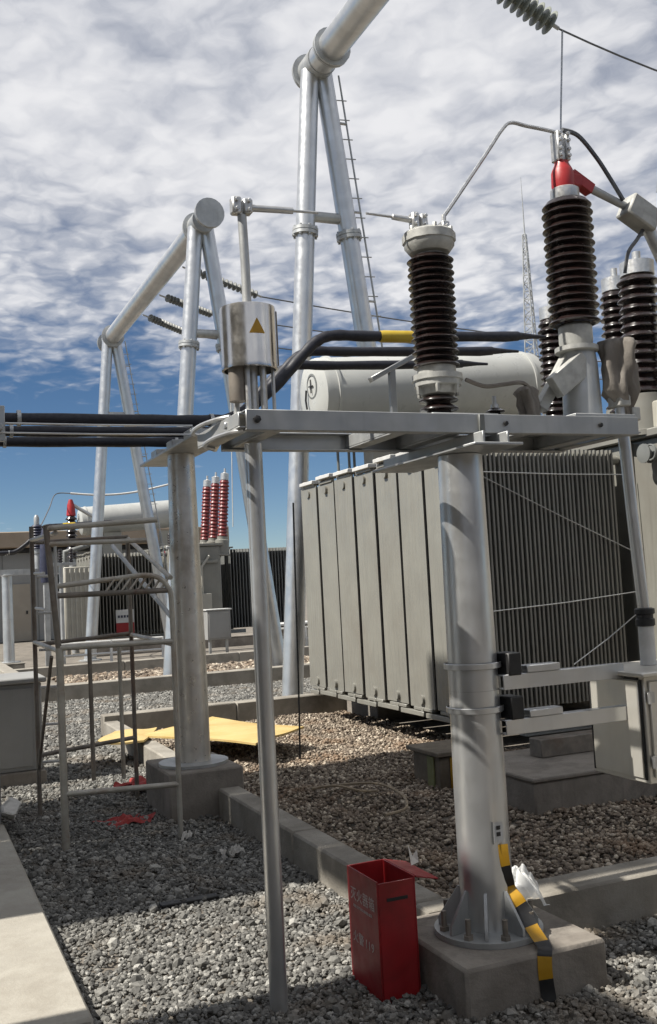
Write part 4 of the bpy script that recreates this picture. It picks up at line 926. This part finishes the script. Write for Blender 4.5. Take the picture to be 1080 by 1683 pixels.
rag('paper_scrap', 'pale paper scrap on shaded gravel in the middle', 'paper', (1.75, 5.8, .015), .12, .07, 5, 'sack', .3)
rag('paper_scrap', 'small pale scrap on gravel near the tall pedestal', 'paper', (1.65, 6.35, .015), .14, .06, 6, 'sack', 1.)
m = MB(); m.box(1.16, 1.46, 5.07, 5.13, .012, .028, .004); tag(m.build('wood_offcut', 'black'), 'flat dark offcut on the gravel at the edge of the sunlight', 'wood')
crumple('sack', 'white sack lying on the walkway at the left edge', 'sack', (.66, 7.40, .104), .15, .42, .06, 9, 'sack')
t = thing('kiosk', 'grey steel kiosk standing beside the walkway at the left edge', 'kiosk', (.6, 9.3, .1))
MB().box(.10, 1.10, 8.92, 9.7, 0, .13, .01).build('plinth', 'concrete_brown', t); MB().box(.08, 1.08, 8.95, 9.66, .131, .87, .01).build('body', 'wall_grey', t)
MB().box(.04, 1.12, 8.90, 9.71, .871, .915, .01).build('roof', 'wall_grey', t); MB().box(.30, 1.0, 8.938, 8.949, .17, .83, .004).build('door', 'wall_grey', t)
m = MB(); m.box(.36, .40, 8.915, 8.937, .46, .56, .004); m.build('handle', 'black', t)

# ================================================================== FAR YARD
# second neutral set by the distant transformer
oy = 19.4
slab_thing('plinth', 'small pedestal under the distant column at the left edge', 'concrete', 1.85, 2.4, 22.6, 23.2, .2)
column('distant galvanised column at the left edge, before the beige building', (2.11, 22.92), .2, 2.09, .12, .11, 'galv', False)
t = thing('equipment_frame', 'distant galvanised frame on the column at the left edge', 'frame', (2, 22.9, 2.1))
for y in (22.7, 23.2): m = MB(); channel(m, 1.0, 2.9, y, 2.1, 2.22, 1); m.build('channel', 'galv_dull', t)
m = MB(); m.bar((2.11, 22.6, 2.1), (2.11, 23.3, 2.1), .2, .02); m.build('head_bracket', 'galv_dull', t)
t = thing('disconnector', 'distant dark disconnector with dark blue insulator at the left edge', 'disconnector', (2.78, 22.95, 2.22))
MB().lathe([(.1, 2.22), (.08, 2.55), (.1, 2.56), (.1, 2.66)], (2.78, 22.95, 0), 16).build('base_column', 'galv_dull', t)
MB().lathe(sheds(2.66, 3.2, 9, .09, .13), (2.78, 22.95, 0), 18).build('insulator', 'dark_blue', t)
MB().lathe([(.06, 3.2), (.06, 3.36), (.03, 3.42)], (2.78, 22.95, 0), 12).build('top_collar', 'galv_dull', t)
t = thing('steel_post', 'distant dark blue wrapped post left of the scaffold top', 'post', (2.9, 22.6, 0))
MB().box(2.84, 2.96, 22.55, 22.67, 0, 2.75, .01).build('shaft', 'galv_dull', t); MB().lathe([(.11, 1.9), (.13, 2.2), (.10, 2.9), (.05, 3.1)], (2.9, 22.61, 0), 14).build('wrap', 'dark_blue', t)
t = thing('neutral_bushing', 'distant dark bushing with red cap in front of the pale conservator', 'bushing', (4.35, 28.2, 0))
MB().tube([(4.35, 28.2, 0), (4.35, 28.2, 2.6)], .10, 14).build('post', 'galv_dull', t)
MB().lathe(sheds(2.6, 3.78, 10, .10, .16), (4.35, 28.2, 0), 18).build('insulator', 'porcelain', t)
MB().lathe([(.09, 3.78), (.13, 3.8), (.1, 4.1), (.05, 4.25)], (4.35, 28.2, 0), 14).build('red_cap', 'red_cap', t)
m = MB(); m.tube([(4.4, 28.2, 4.1), (5.2, 28.2, 3.6)], .05, 8); m.build('contact_arm', 'galv_dull', t)
wire('jumper_wire', 'white distant tubular jumper above the far conservator', bez([(4.35, 28.2, 4.42), (5.2, 28.15, 4.36), (6.1, 28.1, 4.42), (7.2, 28.05, 4.65)]), .03, 'white_paint')
wire('jumper_wire', 'dark distant jumper wire sloping down left of the white tube', bez([(4.35, 28.2, 4.42), (3.95, 28.2, 4.4), (3.6, 27, 3.9), (3.1, 25, 3.3), (2.8, 23, 3.4)]), .015, 'wire_dark')
# distant small parts before the far transformer
t = thing('marshalling_box', 'distant grey box on two legs right of the stained column', 'cabinet', (6.95, 23.25, 0), 'far yard cabinets')
MB().box(6.65, 7.23, 23.1, 23.5, .36, 1.06, .01).build('body', 'wall_grey', t); MB().box(6.62, 7.26, 23.06, 23.54, 1.061, 1.09, .005).build('roof', 'white_paint', t)
for x in (6.7, 7.12): MB().box(x, x+.06, 23.2, 23.26, 0, .359, .004).build('leg', 'galv_dull', t)
MB().box(6.69, 7.19, 23.085, 23.099, .4, 1.03, .004).build('door', 'wall_grey', t)
t = thing('tap_changer', 'distant grey tank end with pipes left of the far radiator fins', 'tank', (3.9, 27.5, 0), None)
MB().box(3.95, 4.75, 27.2, 27.9, .3, 2.35, .02).build('body', 'paint_cream', t)
for i in range(6): MB().box(3.98+i*.125, 4.03+i*.125, 27.17, 27.199, .35, 2.3, .006).build('rib', 'paint_cream', t)
m = MB(); m.tube([(4.0, 27.3, 2.35), (4.0, 27.3, 2.75), (4.6, 27.3, 2.9), (5.0, 27.4, 3.3)], .07, 10); m.build('pipe', 'paint_dark', t)
for x in (4.0, 4.6): MB().box(x, x+.1, 27.4, 27.6, 0, .299, .004).build('foot', 'concrete', t)
t = thing('warning_sign', 'distant white and red sign board fixed on the far radiator fins', 'sign', (5.67, 27.86, .45), None)
MB().box(5.42, 5.92, 27.87, 27.885, .76, 1.12, .003).build('white_panel', 'white_paint', t); MB().box(5.42, 5.92, 27.872, 27.885, .46, .757, .003).build('red_panel', 'red_paint', t)
for i in range(5): MB().box(5.47+i*.082, 5.53+i*.082, 27.864, 27.869, .90, .97, .001).build('mark', 'dark_blue', t)
t = thing('oil_sump', 'distant reddish brown low tank with pale lid right of the stained column', 'tank', (8.6, 22.4, 0))
MB().box(7.75, 9.5, 22.1, 22.8, 0, .62, .02).build('body', 'timber', t); MB().box(7.7, 9.55, 22.05, 22.85, .621, .68, .01).build('lid', 'white_paint', t)
MB().box(8.6, 9.1, 22.08, 22.099, .12, .5, .004).build('panel', 'paint_cream', t)
for i_, (x_, h_, lab_) in enumerate(((3.45, 2.3, 'distant slim pipe post seen through the scaffold, left of the sign'), (6.35, 2.6, 'distant slim pipe post right of the white and red sign'))):
    t = thing('pipe_post', lab_, 'post', (x_, 24.2, 0), 'slim pipe posts'); MB().tube([(x_, 24.2, 0), (x_, 24.2, h_)], .05, 10).build('shaft', 'galv_dull', t); MB().box(x_-.35, x_+.35, 24.15, 24.25, h_+.001, h_+.08, .005).build('cross_bar', 'galv_dull', t)
    for q_ in (-.25, 0, .25): MB().lathe(sheds(h_+.081, h_+.4, 5, .035, .06), (x_+q_, 24.2, 0), 10).build('insulator', 'porcelain', t)
# low rail and small pieces before the far transformer
for x, lab in ((2.9, 'left white low rail before the far transformer, seen through the scaffold'), (7.3, 'right white low rail before the far transformer')):
    t = thing('low_rail', lab, 'rail', (x+1, 21, 0), 'low rails')
    for z in (.35, .6): MB().tube([(x, 21.2, z), (x+2.2, 21.2, z)], .025, 8).build('bar', 'white_paint', t)
    for q in (0, 1.1, 2.2): MB().tube([(x+q, 21.2, 0), (x+q, 21.2, .62)], .03, 8).build('post', 'white_paint', t)
# prefab building at the left
t = thing('prefab_building', 'long low beige prefabricated building with tan roof edge behind the far transformer', 'building', (4, 38, 0))
MB().box(-6, 11.5, 38, 44, 0, 3.25, .03).build('wall', 'wall_grey', t)
MB().box(-6.3, 11.8, 37.4, 44.5, 3.40, 3.98, .03).build('roof', 'roof_tan', t); MB().box(-6.1, 11.6, 37.75, 44.2, 3.252, 3.398, .02).build('eave', 'black', t)
for i, x in enumerate((-4, -.5, 3.35, 7.4)):
    d_ = MB().box(x, x+.95, 37.94, 37.999, .02, 2.1, .01).build('door', 'wall_beige', t); MB().box(x+.78, x+.84, 37.90, 37.939, 1.0, 1.12, .004).build('handle', 'black', d_)
for x in (-2.2, 2.2, 4.9, 6.3, 9.2):
    f_ = MB().box(x, x+.8, 37.93, 37.999, 1.7, 2.45, .01).build('window', 'white_paint', t); MB().box(x+.06, x+.74, 37.915, 37.929, 1.76, 2.39, .004).build('pane', 'glass_dark', f_)
for x in np.arange(-5.2, 11.4, 1.22): MB().box(float(x), float(x)+.03, 37.985, 37.998, .03, 3.24, .002).build('panel_joint', 'paint_dark', t)
